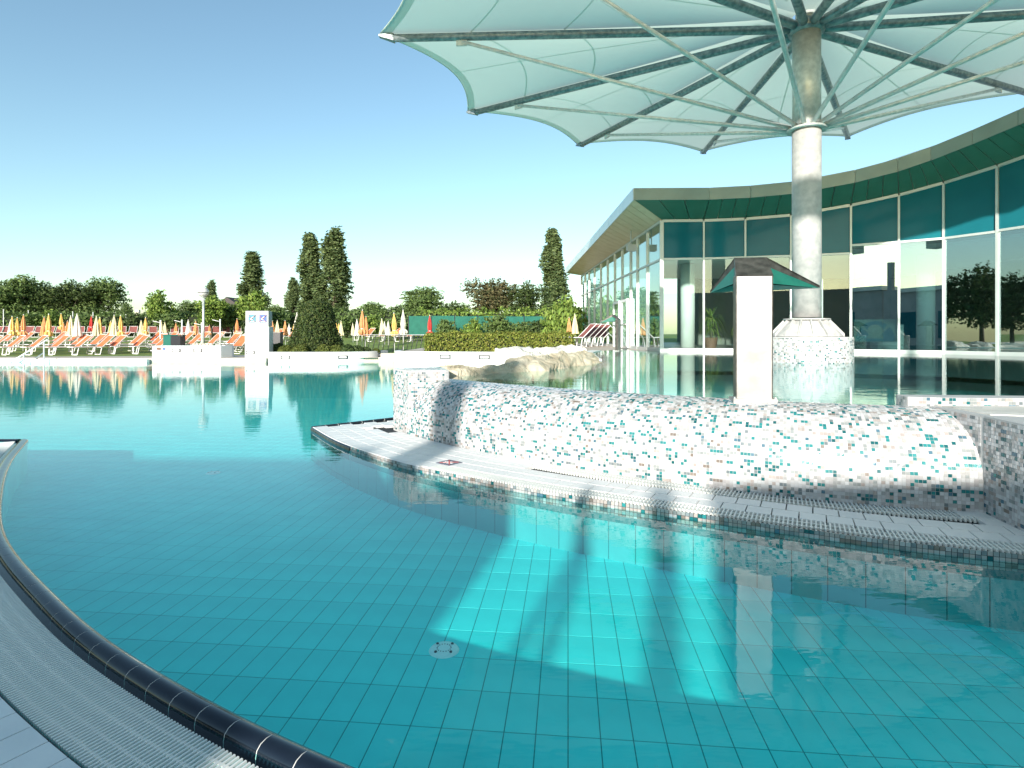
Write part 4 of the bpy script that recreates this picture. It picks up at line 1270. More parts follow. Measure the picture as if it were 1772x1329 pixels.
PROT = {}
def proto(key, *a, **k):
    if key not in PROT: PROT[key] = tree_proto(*a, **k)
    return PROT[key]
def plant(name, label, cat, key, loc, sc, rot=None, group=None):
    tm, cm = PROT[key]
    t = thing(name, label, cat, (0, 0, 0), group)
    for nm, me in (('trunk' if name.endswith('tree') else 'stems', tm), ('crown' if name.endswith('tree') else 'foliage', cm)):
        link(nm, me, t)
    t.location = loc
    t.scale = sc if hasattr(sc, '__len__') else (sc, sc, sc)
    t.rotation_euler = (0, 0, random.uniform(0, 6.28) if rot is None else rot)
    return t
for i, c in enumerate((GREEN_D, GREEN_M, GREEN_D)):
    proto('dark%d' % i, 'broad', 20 + i, c, 7, 6, 11000, .125)
proto('brown', 'broad', 31, BROWNG, 7, 6, 11000, .125)
proto('bright0', 'broad', 33, GREEN_B, 5, 3.6, 3200, .15)
proto('bright1', 'broad', 34, GREEN_B, 5, 3.4, 3000, .15)
proto('pop0', 'poplar', 41, GREEN_P, 14, 3.4, 24000, .12)
proto('pop1', 'poplar', 42, GREEN_P, 14, 3.0, 24000, .12)
proto('bush0', 'bush', 51, GREEN_M, 2, 2.4, 1800, .11)
proto('bush1', 'bush', 52, GREEN_B, 2, 2.2, 1800, .11)
proto('bush2', 'bush', 53, GREEN_D, 2, 2.6, 1800, .11)

def tree_px(name, label, key, xpx, ytop, Y, hproto, wpx=None, wproto=None, group=None, ybase=None):
    X, zt = px(xpx, ytop, Y)
    z0 = float(gz(0, Y))
    s = (zt - z0) / hproto
    sw = s if wpx is None else wpx / 1000 * Y / wproto
    return plant(name, label, 'tree', key, (X, Y, z0 - .05), (sw, sw, s), None, group)
G1 = 'dark trees behind the hedge'
for i, (x, y, Y, w_) in enumerate(((-25, 486, 66, 120), (38, 480, 64, 110), (82, 492, 68, 90), (122, 488, 65, 95), (168, 484, 66, 95))):
    tree_px('broadleaf_tree', 'dark broad-crowned tree in the row behind the hedge and loungers', 'dark%d' % (i % 3), x, y, Y, 6.6, w_, 6.0, G1)
tree_px('broadleaf_tree', 'bright green young tree behind the loungers near the lamp post', 'bright0', 277, 503, 56, 4.7, 52, 3.6)
tree_px('broadleaf_tree', 'bright green tree directly behind the lamp post', 'bright1', 366, 512, 50, 4.7, 56, 3.4)
tree_px('broadleaf_tree', 'bright green tree below the poplar behind the sign pylon', 'bright0', 442, 503, 52, 4.7, 62, 3.6)
tree_px('broadleaf_tree', 'small dark sapling at the end of the dark tree row', 'dark1', 216, 527, 60, 6.6, 30, 6.0)
for x, y, Y, lb in ((322, 522, 74, 'dark tree between the two bright trees by the lamp post'), (400, 528, 78, 'olive tree below the house with the dark roof'), (478, 530, 72, 'low dark tree between the poplar groups')):
    tree_px('broadleaf_tree', lb, 'dark%d' % (x % 3), x, y, Y, 6.6, 70, 6.0)
GP = 'poplars along the park'
for x, y, Y, w_, k, lb in ((366, 488, 110, 22, 0, 'small distant poplar beside the lamp globe'), (437, 443, 92, 46, 1, 'poplar behind the sign pylon'), (508, 484, 96, 26, 0, 'short poplar at the side of the tall pair'), (537, 412, 92, 48, 1, 'tall poplar above the clipped yew cone, the lower of the pair'), (579, 401, 90, 52, 0, 'tallest poplar of the pair above the clipped yew cone'), (957, 405, 84, 48, 1, 'lone tall poplar next to the glass hall')):
    tree_px('poplar_tree', lb, 'pop%d' % k, x, y, Y, 13.6, w_ * 1.62, 3.2, GP)
for x, y, Y, w_, key, lb in ((640, 524, 78, 70, 'dark1', 'low dark tree right of the tall poplars'), (690, 528, 82, 70, 'dark2', 'low round tree between poplars and the domed tree'), (742, 499, 74, 116, 'dark1', 'domed dark green tree behind the green screen fence'), (786, 522, 70, 60, 'dark0', 'small dark tree beside the domed tree'), (858, 485, 72, 108, 'brown', 'broad brownish tree behind the green screen fence'), (912, 489, 70, 74, 'dark0', 'dark green tree beside the lone poplar')):
    tree_px('broadleaf_tree', lb, key, x, y, Y, 6.6, w_, 6.0)
for x, y, Y, w_, lb in ((962, 520, 33, 44, 'bright green thuja at the hall, the slimmer one'), (985, 512, 32, 52, 'bright green thuja at the hall, the fuller one')):
    X, zt = px(x, y, Y)
    plant('thuja_bush', lb, 'bush', 'bush1', (X, Y, .5), (w_ / 1000 * Y / 1.9, w_ / 1000 * Y / 1.9, (zt - .5) / 1.95))

# long background hedge and thickets
def hedge_mesh(name, x0, x1, d, h, n, leaf, cols, seed, bumpy=.12):
    r_ = np.random.default_rng(seed)
    L = x1 - x0
    A = [L * h, L * d, L * h, d * h, d * h]
    f = r_.choice(5, n, p=np.array(A) / sum(A))
    u, v = r_.random(n), r_.random(n)
    P = np.zeros((n, 3)); N = np.zeros((n, 3))
    P[:, 0] = np.where(f < 3, u * L, np.where(f == 3, 0, L))
    P[:, 1] = np.where(f == 0, 0, np.where(f == 1, v * d, np.where(f == 2, d, u * d)))
    P[:, 2] = np.where(f == 1, h, v * h)
    N[f == 0, 1] = -1; N[f == 1, 2] = 1; N[f == 2, 1] = 1; N[f == 3, 0] = -1; N[f == 4, 0] = 1
    wob = bumpy * (np.sin(P[:, 0] * 3.1 + seed) * .5 + np.sin(P[:, 0] * 7.3) * .3 + np.sin(P[:, 2] * 6) * .3)
    P += N * (wob + r_.normal(0, .03 + bumpy * .3, n))[:, None]
    P[:, 0] += x0
    P[:, 2] = np.maximum(P[:, 2], .03)
    return leaves(P, N * 1.2, leaf, cols, seed + 2)
def hedge(name, label, cat, loc, rot, L, d, h, n, leaf, cols, seed, bumpy=.1, core=(0.02, 0.035, 0.012)):
    t = thing(name, label, cat, (0, 0, 0))
    V, F, C = hedge_mesh(name, 0, L, d, h, n, leaf, cols, seed, bumpy)
    link('foliage', np_mesh('foliage', V, F, M['leaf'], False, C), t)
    MB().box(.1, L - .1, .1, d - .1, 0, h - .12).build('branches', M['core'], t)
    t.location = loc; t.rotation_euler = (0, 0, rot)
    return t
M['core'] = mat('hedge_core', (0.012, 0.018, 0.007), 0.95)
hedge('clipped_hedge', 'long clipped green hedge on top of the white wall', 'hedge', (-3.15, 20.9, .5), R(-1), 5.3, .8, .70, 11000, .042, [(0.15, 0.19, 0.03), (0.20, 0.23, 0.04), (0.11, 0.145, 0.025), (0.27, 0.27, 0.06)], 61, .05)
hedge('tall_hedge', 'long dark hedge behind the rows of loungers', 'hedge', (-62, 57.5, .9), 0, 42, 2.0, 2.15, 16000, .14, GREEN_M, 62, .35)
hedge('tall_hedge', 'dark hedge between the clipped yew and the green screen', 'hedge', (-20, 58, .9), 0, 14, 2.0, 2.5, 7000, .14, GREEN_M, 63, .4)
hedge('wild_hedge', 'pale green wild growth above the green screen fence', 'hedge', (-9, 56, .9), 0, 16, 2.0, 2.4, 7000, .14, GREEN_B, 64, .4)
# shrubs before hedge and screen
for q, (x, yt, Y, w_, key) in enumerate(((60, 540, 54, 60, 'bush0'), (85, 536, 54, 50, 'bush1'), (150, 545, 54, 50, 'bush0'), (230, 542, 54, 50, 'bush2'), (300, 540, 52, 50, 'bush0'), (395, 530, 52, 50, 'bush0'), (460, 545, 50, 40, 'bush1'), (480, 540, 54, 60, 'bush0'), (600, 545, 50, 50, 'bush0'), (640, 545, 52, 60, 'bush1'), (690, 548, 48, 60, 'bush0'), (770, 552, 41, 36, 'bush0'), (820, 550, 41, 44, 'bush1'), (862, 545, 41, 50, 'bush0'), (905, 556, 41, 50, 'bush0'), (940, 552, 40, 50, 'bush2'), (740, 545, 50, 50, 'bush1'))):
    X, zt = px(x, yt, Y)
    z0 = float(gz(0, Y))
    plant('shrub', 'loose green shrub in front of the hedge behind the loungers' if x < 500 else 'loose green shrub in front of the green screen fence and hedge', 'shrub', key, (X, Y, z0 - .05), (w_ / 1000 * Y / 2.2, w_ / 1000 * Y / 2.2, max(.35, (zt - z0) / 1.9)), None, 'shrubs in front of the hedges, lounger side' if x < 500 else 'shrubs in front of the hedges, screen side')
# screen fence
t = thing('screen_fence', 'green netting screen fence between the shrubs', 'fence', (-2.5, 43, .9))
for k in range(7):
    X = -7.7 + k * 1.72
    MB().tube([(X, 43, .85), (X, 43, 2.62)], .03, 8).build('post', M['dark_metal'], t)
    if k < 6:
        MB().box(X + .035, X + 1.685, 42.99, 43.01, 1.1, 2.50 + .06 * random.random()).build('net_panel', M['net'], t)
# topiary
def topiary():
    t = thing('clipped_yew', 'large clipped dark yew cone with rounded top in the white planter', 'topiary', (0, 0, 0))
    r_ = np.random.default_rng(70)
    n = 11000
    prof_ = np.array([(1.10, 0), (1.16, .3), (1.06, .65), (.92, 1.0), (.82, 1.4), (.74, 1.8), (.64, 2.12), (.46, 2.30), (.2, 2.39), (0, 2.41)])
    L = np.concatenate([[0], np.cumsum(np.linalg.norm(np.diff(prof_, axis=0), axis=1))])
    s = r_.random(n * 2) * L[-1]
    rr_ = np.interp(s, L, prof_[:, 0]); zz = np.interp(s, L, prof_[:, 1])
    keep = r_.random(n * 2) < (rr_ + .1) / 1.75
    rr_, zz = rr_[keep], zz[keep]
    a = r_.random(len(rr_)) * 6.283
    rr_ = rr_ * (1 + .05 * np.sin(5 * a + zz * 3)) + r_.normal(0, .04, len(rr_))
    P = np.stack([rr_ * np.cos(a), rr_ * np.sin(a), zz], 1)
    N = np.stack([np.cos(a), np.sin(a), np.full(len(a), .35)], 1)
    V, F, C = leaves(P, N, .05, [(0.045, 0.075, 0.020), (0.065, 0.095, 0.025), (0.032, 0.055, 0.015), (0.10, 0.125, 0.035)], 71)
    link('foliage', np_mesh('foliage', V, F, M['leaf'], False, C), t)
    MB().lathe([(max(.01, r - .12), z) for r, z in prof_[:-1]] + [(.01, 2.2)], (0, 0, 0), 20).build('branches', M['core'], t)
    return t
ty = topiary()
ty.location = (-9.02, 26.6, .34)
def ball_shrub(r_, n, cols, seed):
    g = np.random.default_rng(seed)
    d = g.normal(0, 1, (n, 3)); d /= np.linalg.norm(d, axis=1)[:, None]
    d[:, 2] = np.abs(d[:, 2]) * 1.0
    P = d * (r_ * g.uniform(.9, 1.06, n))[:, None] * (1 + .06 * np.sin(d[:, :1] * 7))
    V, F, C = leaves(P, d, .042, cols, seed + 1)
    return np_mesh('foliage', V, F, M['leaf'], False, C)
bs = [ball_shrub(.36, 1500, [(0.11, 0.14, 0.028), (0.075, 0.10, 0.02), (0.15, 0.17, 0.04)], 80), ball_shrub(.36, 1500, GREEN_D, 82)]
core_me = MB().lathe([(.27, 0), (.27, .12), (.2, .2), (.01, .28)], (0, 0, 0), 12).mesh('branches', M['core'])
for q, (x, Y, s_, k) in enumerate(((481, 26.2, 1.1, 1), (495, 25.2, .92, 0), (520, 25.1, 1.0, 0), (536, 25.6, .9, 1), (561, 25.05, 1.0, 0), (583, 25.15, .95, 0), (600, 25.2, 1.02, 1), (618, 25.5, .9, 1), (633, 25.8, .7, 1), (651, 26.2, .5, 0))):
    t = thing('ball_shrub', 'bright round clipped shrub at the foot of the yew cone' if k == 0 else 'dark round clipped shrub at the foot of the yew cone', 'shrub', (0, 0, 0), 'bright ball shrubs in the planter' if k == 0 else 'dark ball shrubs in the planter')
    link('foliage', bs[k], t); link('branches', core_me, t)
    t.location = ((x - 886) / 1000 * Y, Y, .36); t.scale = (s_, s_, s_); t.rotation_euler = (0, 0, q)

# ------------------------------------------------------------------ lamp, poles, bins, railing, handrails
X = (352 - 886) / 1000 * 31
t = thing('lamp_post', 'slim lamp post with a white globe lamp above the low white box', 'street lamp', (X, 31, .2))
MB().tube([(X, 31, .15), (X, 31, 3.2)], [.07, .05], 12).build('pole', M['galv'], t)
MB().lathe([(.05, 3.16), (.10, 3.18), (.12, 3.22), (.11, 3.23)], (X, 31, 0), 20).build('bowl', M['galv'], t)
MB().lathe([(.262, 3.40), (.275, 3.41), (.275, 3.43), (.262, 3.44)], (X, 31, 0), 20).build('band', M['dark_metal'], t)
for k in range(4):
    a = k * math.pi / 2 + .4
    MB().tube([(X + .1 * math.cos(a), 31 + .1 * math.sin(a), 3.2), (X + .2 * math.cos(a), 31 + .2 * math.sin(a), 3.28), (X + .245 * math.cos(a), 31 + .245 * math.sin(a), 3.42)], .008, 5).build('cage_arm', M['dark_metal'], t)
MB().sphere((X, 31, 3.45), .265, 20, 14).build('globe', M['globe'], t)
for q, (x, y0, Y) in enumerate(((277.5, 556, 32), (315, 555, 31), (349, 560, 31.5), (381, 554, 31), (6, 536, 56), (49, 538, 56), (126, 540, 56), (161, 541, 56), (218, 545, 56))):
    X, zt = px(x, y0, Y)
    z0 = float(gz(0, Y)) - .05
    near = Y < 40
    t = thing('net_pole', 'white pole with bracket arm on the lawn near the green bin' if near else 'pale fence pole standing in the dark hedge', 'pole', (X, Y, z0), 'white poles on the lawn' if near else 'fence poles in the hedge')
    MB().tube([(X, Y, z0), (X, Y, zt)], .032, 8).build('shaft', M['pole'], t)
    MB().lathe([(.036, 0), (.045, .03), (.02, .06)], (X, Y, zt), 8).build('cap', M['pole'], t)
    if near:
        MB().tube([(X, Y, zt - .08), (X - .42, Y, zt + .02)], .018, 6).build('bracket', M['pole'], t)
t = thing('rubbish_bin', 'dark green rubbish bin behind the low white box', 'bin', (-16.8, 28.6, .17))
MB().prism([(-17.15, 28.4), (-16.72, 28.3), (-16.72, 28.9), (-17.15, 29.0)], .16, 1.12).build('body', M['green_bin'], t)
MB().prism([(-16.72, 28.3), (-16.36, 28.5), (-16.36, 28.95), (-16.72, 28.9)], .16, 1.11).build('side_panel', M['dark_metal'], t)
MB().prism([(-17.18, 28.36), (-16.72, 28.26), (-16.33, 28.46), (-16.33, 28.98), (-16.72, 28.94), (-17.18, 29.04)], 1.12, 1.17).build('lid', M['green_bin'], t)
t = thing('wooden_crate', 'small slatted wooden crate beside the green bin', 'crate', (-16.2, 29.2, .17))
for k in range(7):
    MB().box(-16.28 + k * .17, -16.15 + k * .17, 29.1, 29.14, .2, .72).build('slat', M['paving'], t)
for z_ in (.28, .62):
    MB().box(-16.28, -15.1, 29.141, 29.17, z_, z_ + .06).build('rail', M['paving'], t)
t = thing('planter_bin', 'dark square bin beside the sign pylon', 'bin', (-11.6, 29, .2))
MB().box(-12.05, -11.6, 28.9, 29.3, .2, 1.25).build('body', M['dark_metal'], t)
MB().box(-12.08, -11.57, 28.87, 29.33, 1.25, 1.32).build('lid', M['hood_dark'], t)
# slanted railing between yew and hedge
t = thing('slanted_railing', 'dark railing with slanting bars along the lawn between yew and hedge', 'railing', (-5, 27, .4))
rail = Path2([(-7.2, 28), (-5.4, 27.2), (-3.7, 26)], 30)
for z_ in (1.16, ):
    MB().tube([(*rail.at(u), z_) for u in np.linspace(0, rail.L, 8)], .02, 6).build('top_rail', M['frame'], t)
for k in range(14):
    u = .15 + k * (rail.L - .3) / 13
    p = rail.at(u); q = rail.at(max(0, u - .22))
    MB().tube([(q[0], q[1], .30), (p[0], p[1], 1.16)], .016, 6).build('bar', M['dark_metal'], t)
# handrails into the pool
Yh = 24.3
for q, (xa, xb, ya, xs_) in enumerate(((7, 83, 587, (41, 76)), (44, 76, 610, (76,)))):
    t = thing('pool_handrail', ['long white handrail sloping down into the pool beside the lawn', 'short white handrail sloping into the pool beside the longer one'][q], 'handrail', (px(xb, 0, Yh)[0], Yh + q * .9, 0))
    Y_ = Yh + q * .5
    A = ((xa - 886) / 1000 * Y_, Y_, .05 - .2); B = ((xb - 886) / 1000 * Y_, Y_, 1.2 + (578 - ya) / 1000 * Y_)
    MB().tube([A, B], .03, 8).build('rail', M['pole'], t)
    for xs2 in xs_:
        Xs = (xs2 - 886) / 1000 * Y_
        f = (Xs - A[0]) / (B[0] - A[0])
        MB().tube([(Xs, Y_, -.9), (Xs, Y_, A[2] + f * (B[2] - A[2]))], .026, 8).build('post', M['pole'], t)

# ------------------------------------------------------------------ sun loungers
def lounger(mfab, mframe, label, group):
    t = thing('sun_lounger', label, 'sun lounger', (0, 0, 0), group)
    # foot at -y (toward the viewer), head at +y; 1.9 long, 0.62 wide, deck at 0.40
    fr = MB()
    for sx in (-.31, .31):
        fr.bar((sx, -.95, .40), (sx, .35, .40), .028, .032)
    fr.bar((-.33, -.95, .40), (.33, -.95, .40), .028, .032)
    fr.bar((-.29, .34, .40), (.29, .34, .40), .028, .032)
    fr.build('frame', mframe, t)
    for yy in (-.72, .30):
        lg = MB()
        for sx in (-1, 1):
            lg.bar((sx * .29, yy, .375), (sx * .24, yy - .05, .02), .028, .028)
        lg.bar((-.257, yy - .05, .018), (.257, yy - .05, .018), .036, .036)
        lg.build('leg', mframe, t)
    n = 7
    seat = MB(); P = []
    for i in range(n):
        y = -.93 + 1.26 * i / (n - 1)
        sag = -.035 * math.sin(math.pi * i / (n - 1))
        P += [(-.29, y, .428 + sag), (0, y, .415 + sag * 1.4), (.29, y, .428 + sag)]
    seat.add(P + [(x, y, z - .008) for x, y, z in P], [(i * 3 + j, i * 3 + j + 1, i * 3 + j + 4, i * 3 + j + 3) for i in range(n - 1) for j in (0, 1)] + [(3 * n + i * 3 + j + 3, 3 * n + i * 3 + j + 4, 3 * n + i * 3 + j + 1, 3 * n + i * 3 + j) for i in range(n - 1) for j in (0, 1)], True)
    seat.build('seat_sling', mfab, t)
    ang_ = R(44)
    bk = MB(); P = []
    for i in range(n):
        f = i / (n - 1) * .78
        y = .34 + f * math.cos(ang_); z = .43 + f * math.sin(ang_) - .03 * math.sin(math.pi * i / (n - 1))
        P += [(-.29, y, z), (0, y + .01, z - .02), (.29, y, z)]
    bk.add(P + [(x, y + .006, z - .008) for x, y, z in P], [(i * 3 + j, i * 3 + j + 1, i * 3 + j + 4, i * 3 + j + 3) for i in range(n - 1) for j in (0, 1)] + [(3 * n + i * 3 + j + 3, 3 * n + i * 3 + j + 4, 3 * n + i * 3 + j + 1, 3 * n + i * 3 + j) for i in range(n - 1) for j in (0, 1)], True)
    bk.build('back_sling', mfab, t)
    bf = MB()
    for sx in (-.31, .31):
        bf.bar((sx, .34, .415), (sx, .34 + .80 * math.cos(ang_), .415 + .80 * math.sin(ang_)), .024, .028)
    bf.bar((-.31, .34 + .80 * math.cos(ang_), .415 + .80 * math.sin(ang_)), (.31, .34 + .80 * math.cos(ang_), .415 + .80 * math.sin(ang_)), .024, .028)
    bf.build('back_frame', mframe, t)
    return t
LZ_ = lambda X, Y: float(gz(X, Y))
protoL = lounger(M['orange'], M['lounger_frame'], 'x', 'x')
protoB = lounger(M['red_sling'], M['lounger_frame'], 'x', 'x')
usedL = {}
def put_lounger(pr, xpx, Y, rot, label, group, dz=0):
    key = pr.name
    o = pr if key not in usedL else copy_tree(pr)
    usedL[key] = 1
    X = (xpx - 886) / 1000 * Y
    o.location = (X, Y, LZ_(X, Y) + dz)
    o.rotation_euler = (0, 0, R(rot))
    props(o, label, 'sun lounger', group)
    return o
row1 = ('orange sun lounger in the front row at the edge of the lawn', 'orange loungers, front row')
for k in range(9):
    put_lounger(protoL, -38 + k * 39.5 - (k > 5) * 16, 29.0 + (k > 5) * 1.4, -30 + random.uniform(-4, 4), *row1)
row2 = ('orange sun lounger in the second row on the lawn', 'orange loungers, second row')
for k in range(14):
    x = -20 + k * 34
    if 236 < x < 262 : x += 6
    put_lounger(protoL, x, 32.6 + random.uniform(-.3, .3) + .8 * (k > 7), -30 + random.uniform(-6, 6), *row2)
row3 = ('orange sun lounger in the third row, half hidden by the rows before it', 'orange loungers, third row')
for k in range(16):
    x = 0 + k * 28
    put_lounger(protoL, x, 37.0 + random.uniform(-.3, .3), -30 + random.uniform(-6, 6), *row3)
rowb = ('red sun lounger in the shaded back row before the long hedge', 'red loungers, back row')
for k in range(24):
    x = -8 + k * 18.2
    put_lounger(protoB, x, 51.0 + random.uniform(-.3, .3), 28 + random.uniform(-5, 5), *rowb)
for k in range(4):
    put_lounger(protoL, 402 + k * 4, 30.0 + k * 2.0, -20, 'orange sun lounger beside the sign pylon', 'orange loungers by the pylon')
rowd = ('orange lounger on the far lawn right of the clipped yew', 'orange loungers on the far lawn')
for k in range(8):
    put_lounger(protoL, 470 + (k % 3) * 12 if k < 3 else 630 + (k - 3) * 24, 44 + (k % 2) * 2, -35 + random.uniform(-8, 8), *rowd)
rowh = ('red and white lounger on the terrace beside the glass hall', 'loungers by the hall')
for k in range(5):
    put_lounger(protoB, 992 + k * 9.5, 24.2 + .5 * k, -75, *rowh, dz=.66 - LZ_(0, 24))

# ------------------------------------------------------------------ closed parasols
def parasol(mname, tied, seed):
    r_ = random.Random(seed)
    t = thing('closed_parasol', 'x', 'parasol', (0, 0, 0), 'x')
    MB().tube([(0, 0, -.1), (0, 0, 2.34)], .024, 8).build('pole', M['pole'], t)
    n = 16
    if tied:
        prof_ = [(.02, 2.38), (.06, 2.20), (.12, 1.9), (.15, 1.6), (.12, 1.38), (.10, 1.33), (.22, 1.24), (.25, 1.14), (.17, 1.02), (.08, 1.0)]
    else:
        prof_ = [(.02, 2.38), (.07, 2.2), (.14, 1.85), (.19, 1.5), (.24, 1.15), (.27, .98), (.12, .97)]
    vs = []
    for r0, z in prof_:
        for k in range(n):
            a = 2 * math.pi * k / n
            q = r0 * (1 + (.30 if k % 2 else -.16) * min(1, r0 / .1) * r_.uniform(.7, 1.2))
            vs.append((q * math.cos(a), q * math.sin(a), z + r_.uniform(-.02, .02)))
    fs = [(i * n + k, (i + 1) * n + k, (i + 1) * n + (k + 1) % n, i * n + (k + 1) % n) for i in range(len(prof_) - 1) for k in range(n)]
    MB().add(vs, fs).build('folded_cloth', M[mname], t)
    if tied:
        MB().lathe([(.115, 1.33), (.125, 1.35), (.115, 1.37)], (0, 0, 0), 12).build('tie_strap', M['sign_white'], t)
    MB().lathe([(.03, 2.37), (.035, 2.40), (.01, 2.44)], (0, 0, 0), 8).build('finial', M['pole'], t)
    return t
PU = [(18, 553, 'white', 0), (22, 547, 'yellow', 1), (31, 549, 'yellow', 1), (40, 544, 'orange', 1), (76, 548, 'orange', 0), (84, 543, 'yellow', 1), (107, 542, 'yellow', 1), (111, 558, 'orange', 0), (116, 555, 'orange', 0), (124, 546, 'cream', 0), (134, 543, 'white', 0), (157, 546, 'red', 1), (166, 547, 'cream', 0), (171, 549, 'yellow', 0), (192.5, 555, 'yellow', 0), (197, 545, 'cream', 0), (210, 545, 'yellow', 1),
      (245, 554, 'cream', 0), (251.5, 549, 'yellow', 1), (278, 554, 'cream', 0), (285.5, 557, 'cream', 0), (305, 558, 'orange', 0), (325, 553, 'white', 0), (338, 555, 'orange', 0), (363, 562, 'orange', 1), (410, 551, 'orange', 1), (472, 555, 'orange', 0), (480, 554, 'cream', 0), (494, 554, 'orange', 0), (500, 560, 'white', 0), (508, 561, 'yellow', 0), (513.5, 541, 'white', 0),
      (581, 557, 'yellow', 0), (586, 559, 'yellow', 0), (591, 555, 'cream', 0), (611, 559, 'cream', 0), (618, 552, 'white', 0), (626.5, 536, 'orange', 1), (632, 547, 'orange', 0), (661.5, 551, 'cream', 0), (666, 556, 'white', 0), (672, 555, 'white', 0), (683, 541, 'yellow', 1), (698, 536, 'white', 1), (713, 560, 'orange', 0), (744, 545, 'red', 1), (985.6, 549, 'orange', 0), (995.5, 543, 'cream', 0)]
PP = {}
for x, yt, col_, tied in PU:
    # the higher the top shows, the nearer the parasol stands
    Y = 30.6 + max(0, yt - 541) * .62 + (x % 3) * .5
    if x in (107, 157): Y = 44
    z = float(gz(0, Y)) - .02
    if x > 950: Y, z = 26.5, .6
    ztop = 1.2 + (578 - yt) / 1000 * Y
    key = (col_, tied)
    if key not in PP:
        PP[key] = parasol('par_' + col_, tied, len(PP)); o = PP[key]
    else:
        o = copy_tree(PP[key])
    o.location = ((x - 886) / 1000 * Y, Y, z)
    s_ = (ztop - z) / 2.42
    o.scale = (s_ * .80, s_ * .80, s_)
    o.rotation_euler = (R(random.uniform(-1.5, 1.5)), R(random.uniform(-1.5, 1.5)), random.uniform(0, 6))
    where = 'among the loungers' if x < 430 else ('beside the glass hall' if x > 950 else 'on the far lawn by the clipped yew')
    props(o, 'closed %s parasol %s %s' % (col_, 'tied at the bottom' if tied else 'hanging loose', where), 'parasol', '%s parasols %s' % (col_ + (' tied' if tied else ''), where))

# ------------------------------------------------------------------ palm-like plants inside the hall
def spiky(n, r_, h, seed):
    g = np.random.default_rng(seed)
    V, F = [], []
    for k in range(n):
        a = g.uniform(0, 6.28); el = g.uniform(.15, 1.35); L = r_ * g.uniform(.7, 1.1)
        prev = None
        for i in range(5):
            f = i / 4
            rr_ = L * f * math.cos(el * .8) * (1 - .25 * f)
            z = h + L * (f * math.sin(el) - 1.15 * f * f * math.cos(el))
            w_ = .028 * (1 - f) + .003
            V += [(rr_ * math.cos(a) - w_ * math.sin(a), rr_ * math.sin(a) + w_ * math.cos(a), z), (rr_ * math.cos(a) + w_ * math.sin(a), rr_ * math.sin(a) - w_ * math.cos(a), z)]
            if i: b = len(V) - 4; F.append((b, b + 1, b + 3, b + 2))
    C = np.array([(0.16, 0.22, 0.05), (0.10, 0.16, 0.035), (0.22, 0.27, 0.07)])[g.integers(0, 3, len(F))]
    return np_mesh('fronds', np.array(V), np.array(F), M['leaf'], False, C)
for q, (X, Y, s_, lb) in enumerate(((6.45, 18.75, 1.0, 'spiky leaved potted palm behind the hall window next to the white column'), (7.35, 18.6, .8, 'smaller spiky potted palm behind the hall window near the pillar'))):
    t = thing('potted_palm', lb, 'plant', (0, 0, 0))
    link('fronds', spiky(60, .75, 1.0, 90 + q), t)
    link('fronds', spiky(40, .55, .65, 95 + q), t)
    MB().tube([(0, 0, .3), (0.02, 0, 1.0)], .04, 8).build('stem', M['bark'], t)
    MB().lathe([(.16, 0), (.22, .36), (.20, .38), (.001, .34)], (0, 0, 0), 16).build('pot', M['brown'], t)
    t.location = (X, Y, ZB - .02); t.scale = (s_, s_, s_)

# ------------------------------------------------------------------ far houses
t = thing('far_house', 'distant house with dark gabled roof and chimney behind the trees', 'house', (-46, 96, .9))
MB().box(-48, -45, 95, 101, .9, 6.0).build('wall', M['house_wall'], t)
rf = MB().add([(-48.3, 94.6, 5.9), (-44.7, 94.6, 5.9), (-44.7, 101.4, 5.9), (-48.3, 101.4, 5.9), (-46.8, 94.6, 7.3), (-46.8, 101.4, 7.3)], [(0, 1, 4), (1, 2, 5, 4), (2, 3, 5), (3, 0, 4, 5), (3, 2, 1, 0)]).build('roof', M['roof_dark'], t)
MB().box(-46.6, -46.0, 97.2, 97.9, 6.6, 8.4).build('chimney', M['house_wall'], rf)
for X in (-47.2, ):
    MB().box(X, X + 1.1, 94.95, 95.02, 2.6, 4.0).build('window', M['dark_metal'], t)
t = thing('far_tower', 'small distant pinkish block behind the dark tree row', 'building', (-76, 118, .9))
MB().box(-78.3, -75.6, 118, 121, .9, 5.4).build('wall', M['house_wall'], t)
MB().box(-77.6, -76.9, 119, 119.6, 5.4, 6.2).build('chimney', M['house_wall'], t)

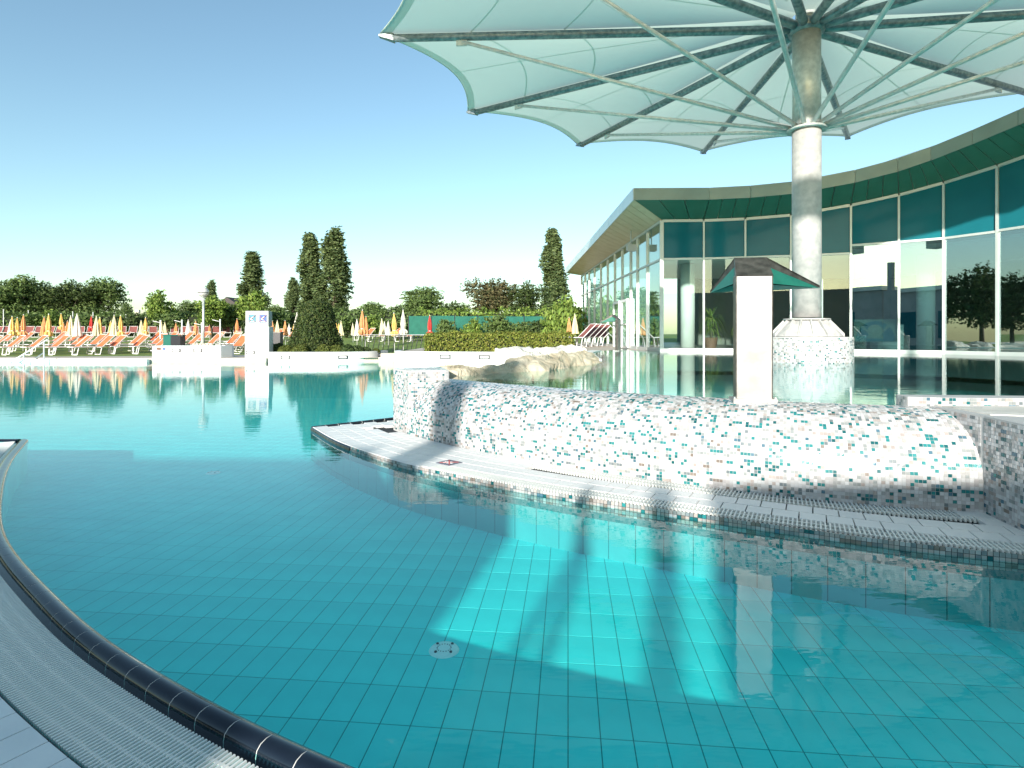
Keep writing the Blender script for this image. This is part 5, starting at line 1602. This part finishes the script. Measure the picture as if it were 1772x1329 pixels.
# ------------------------------------------------------------------ behind the camera: pavilion, trees and added shadow casters that shade the near pool and show in the panes
t = thing('side_pavilion', 'flat roofed pale pavilion on the deck, seen mirrored in the hall windows', 'building', (-16, -12, 0))
MB().box(-30, -6.1, -16, -10.2, 0, 4.45).build('wall', M['concrete'], t)
MB().box(-30.4, -5.95, -16.4, -9.85, 4.45, 4.75).build('roof_slab', M['fascia_pale'], t)
for k in range(6):
    MB().box(-28 + k * 3.6, -26.2 + k * 3.6, -10.21, -10.16, .9, 2.9).build('window', M['spandrel'], t)
t = thing('shade_wall', 'long pale concrete screen wall with an open slot on the deck', 'wall', (2, -10, 0))  # added out of view; its top and slot shape sun on ledge and pool
MB().box(-5.9, -4.30, -10.3, -10.0, 0, 4.36).build('panel', M['concrete'], t)
MB().box(-2.72, 14, -10.3, -10.0, 0, 4.36).build('panel', M['concrete'], t)
MB().box(-4.30, -2.72, -10.3, -10.0, 0, 3.10).build('parapet', M['concrete'], t)
for a, b, w_ in (((-3.84, 3.1), (-3.62, 4.38), .06), ((-3.60, 3.1), (-3.66, 4.38), .07), ((-3.02, 3.1), (-3.10, 4.38), .15)):
    MB().bar((a[0], -10.15, a[1]), (b[0], -10.15, b[1]), w_, w_, (0, 1, 0)).build('shadow_bar', M['galv'], t)  # bars added to stripe the sunlit patch on the pool floor
MB().box(-5.62, -5.28, -10.32, -9.98, 4.36, 6.4).build('chimney', M['concrete'], t)  # added block whose shadow makes the dark band on the weir wall
t = thing('shade_mast', 'tall slim slide tower with a flat round roof behind the screen wall', 'tower', (1.0, -15, 0))  # added caster; its disc throws the dark band on the canopy pillar
MB().tube([(2.2, -14.2, 0), (2.2, -14.2, 10.4), (1.2, -13.9, 11.1), (-1.2, -13.2, 11.1)], .12, 12).build('mast', M['galv'], t)
MB().lathe([(.01, 10.85), (.7, 10.85), (.78, 11.0), (.7, 11.28), (.01, 11.35)], (-1.38, -13.2, 0), 28).build('shade_disc', M['fascia_pale'], t)
MB().prism([(-75, 6.7), (-37, 6.7), (-38, 15), (-36, 24.5), (-75, 24.5)], -1, .15).build('lawn_bank', M['lawn'], kind='structure')
for q, (X, Y, s_) in enumerate(((-24, -4, .80), (-30, -7.5, .95), (-42, 8.5, 1.2), (-44, 13, 1.1), (-43, 17.5, 1.2), (-42, 22, 1.05))):
    plant('broadleaf_tree', 'dark tree beside the deck, mirrored in the hall windows', 'tree', 'dark%d' % (q % 3), (X, Y, 0), s_, None, 'trees mirrored in the windows')
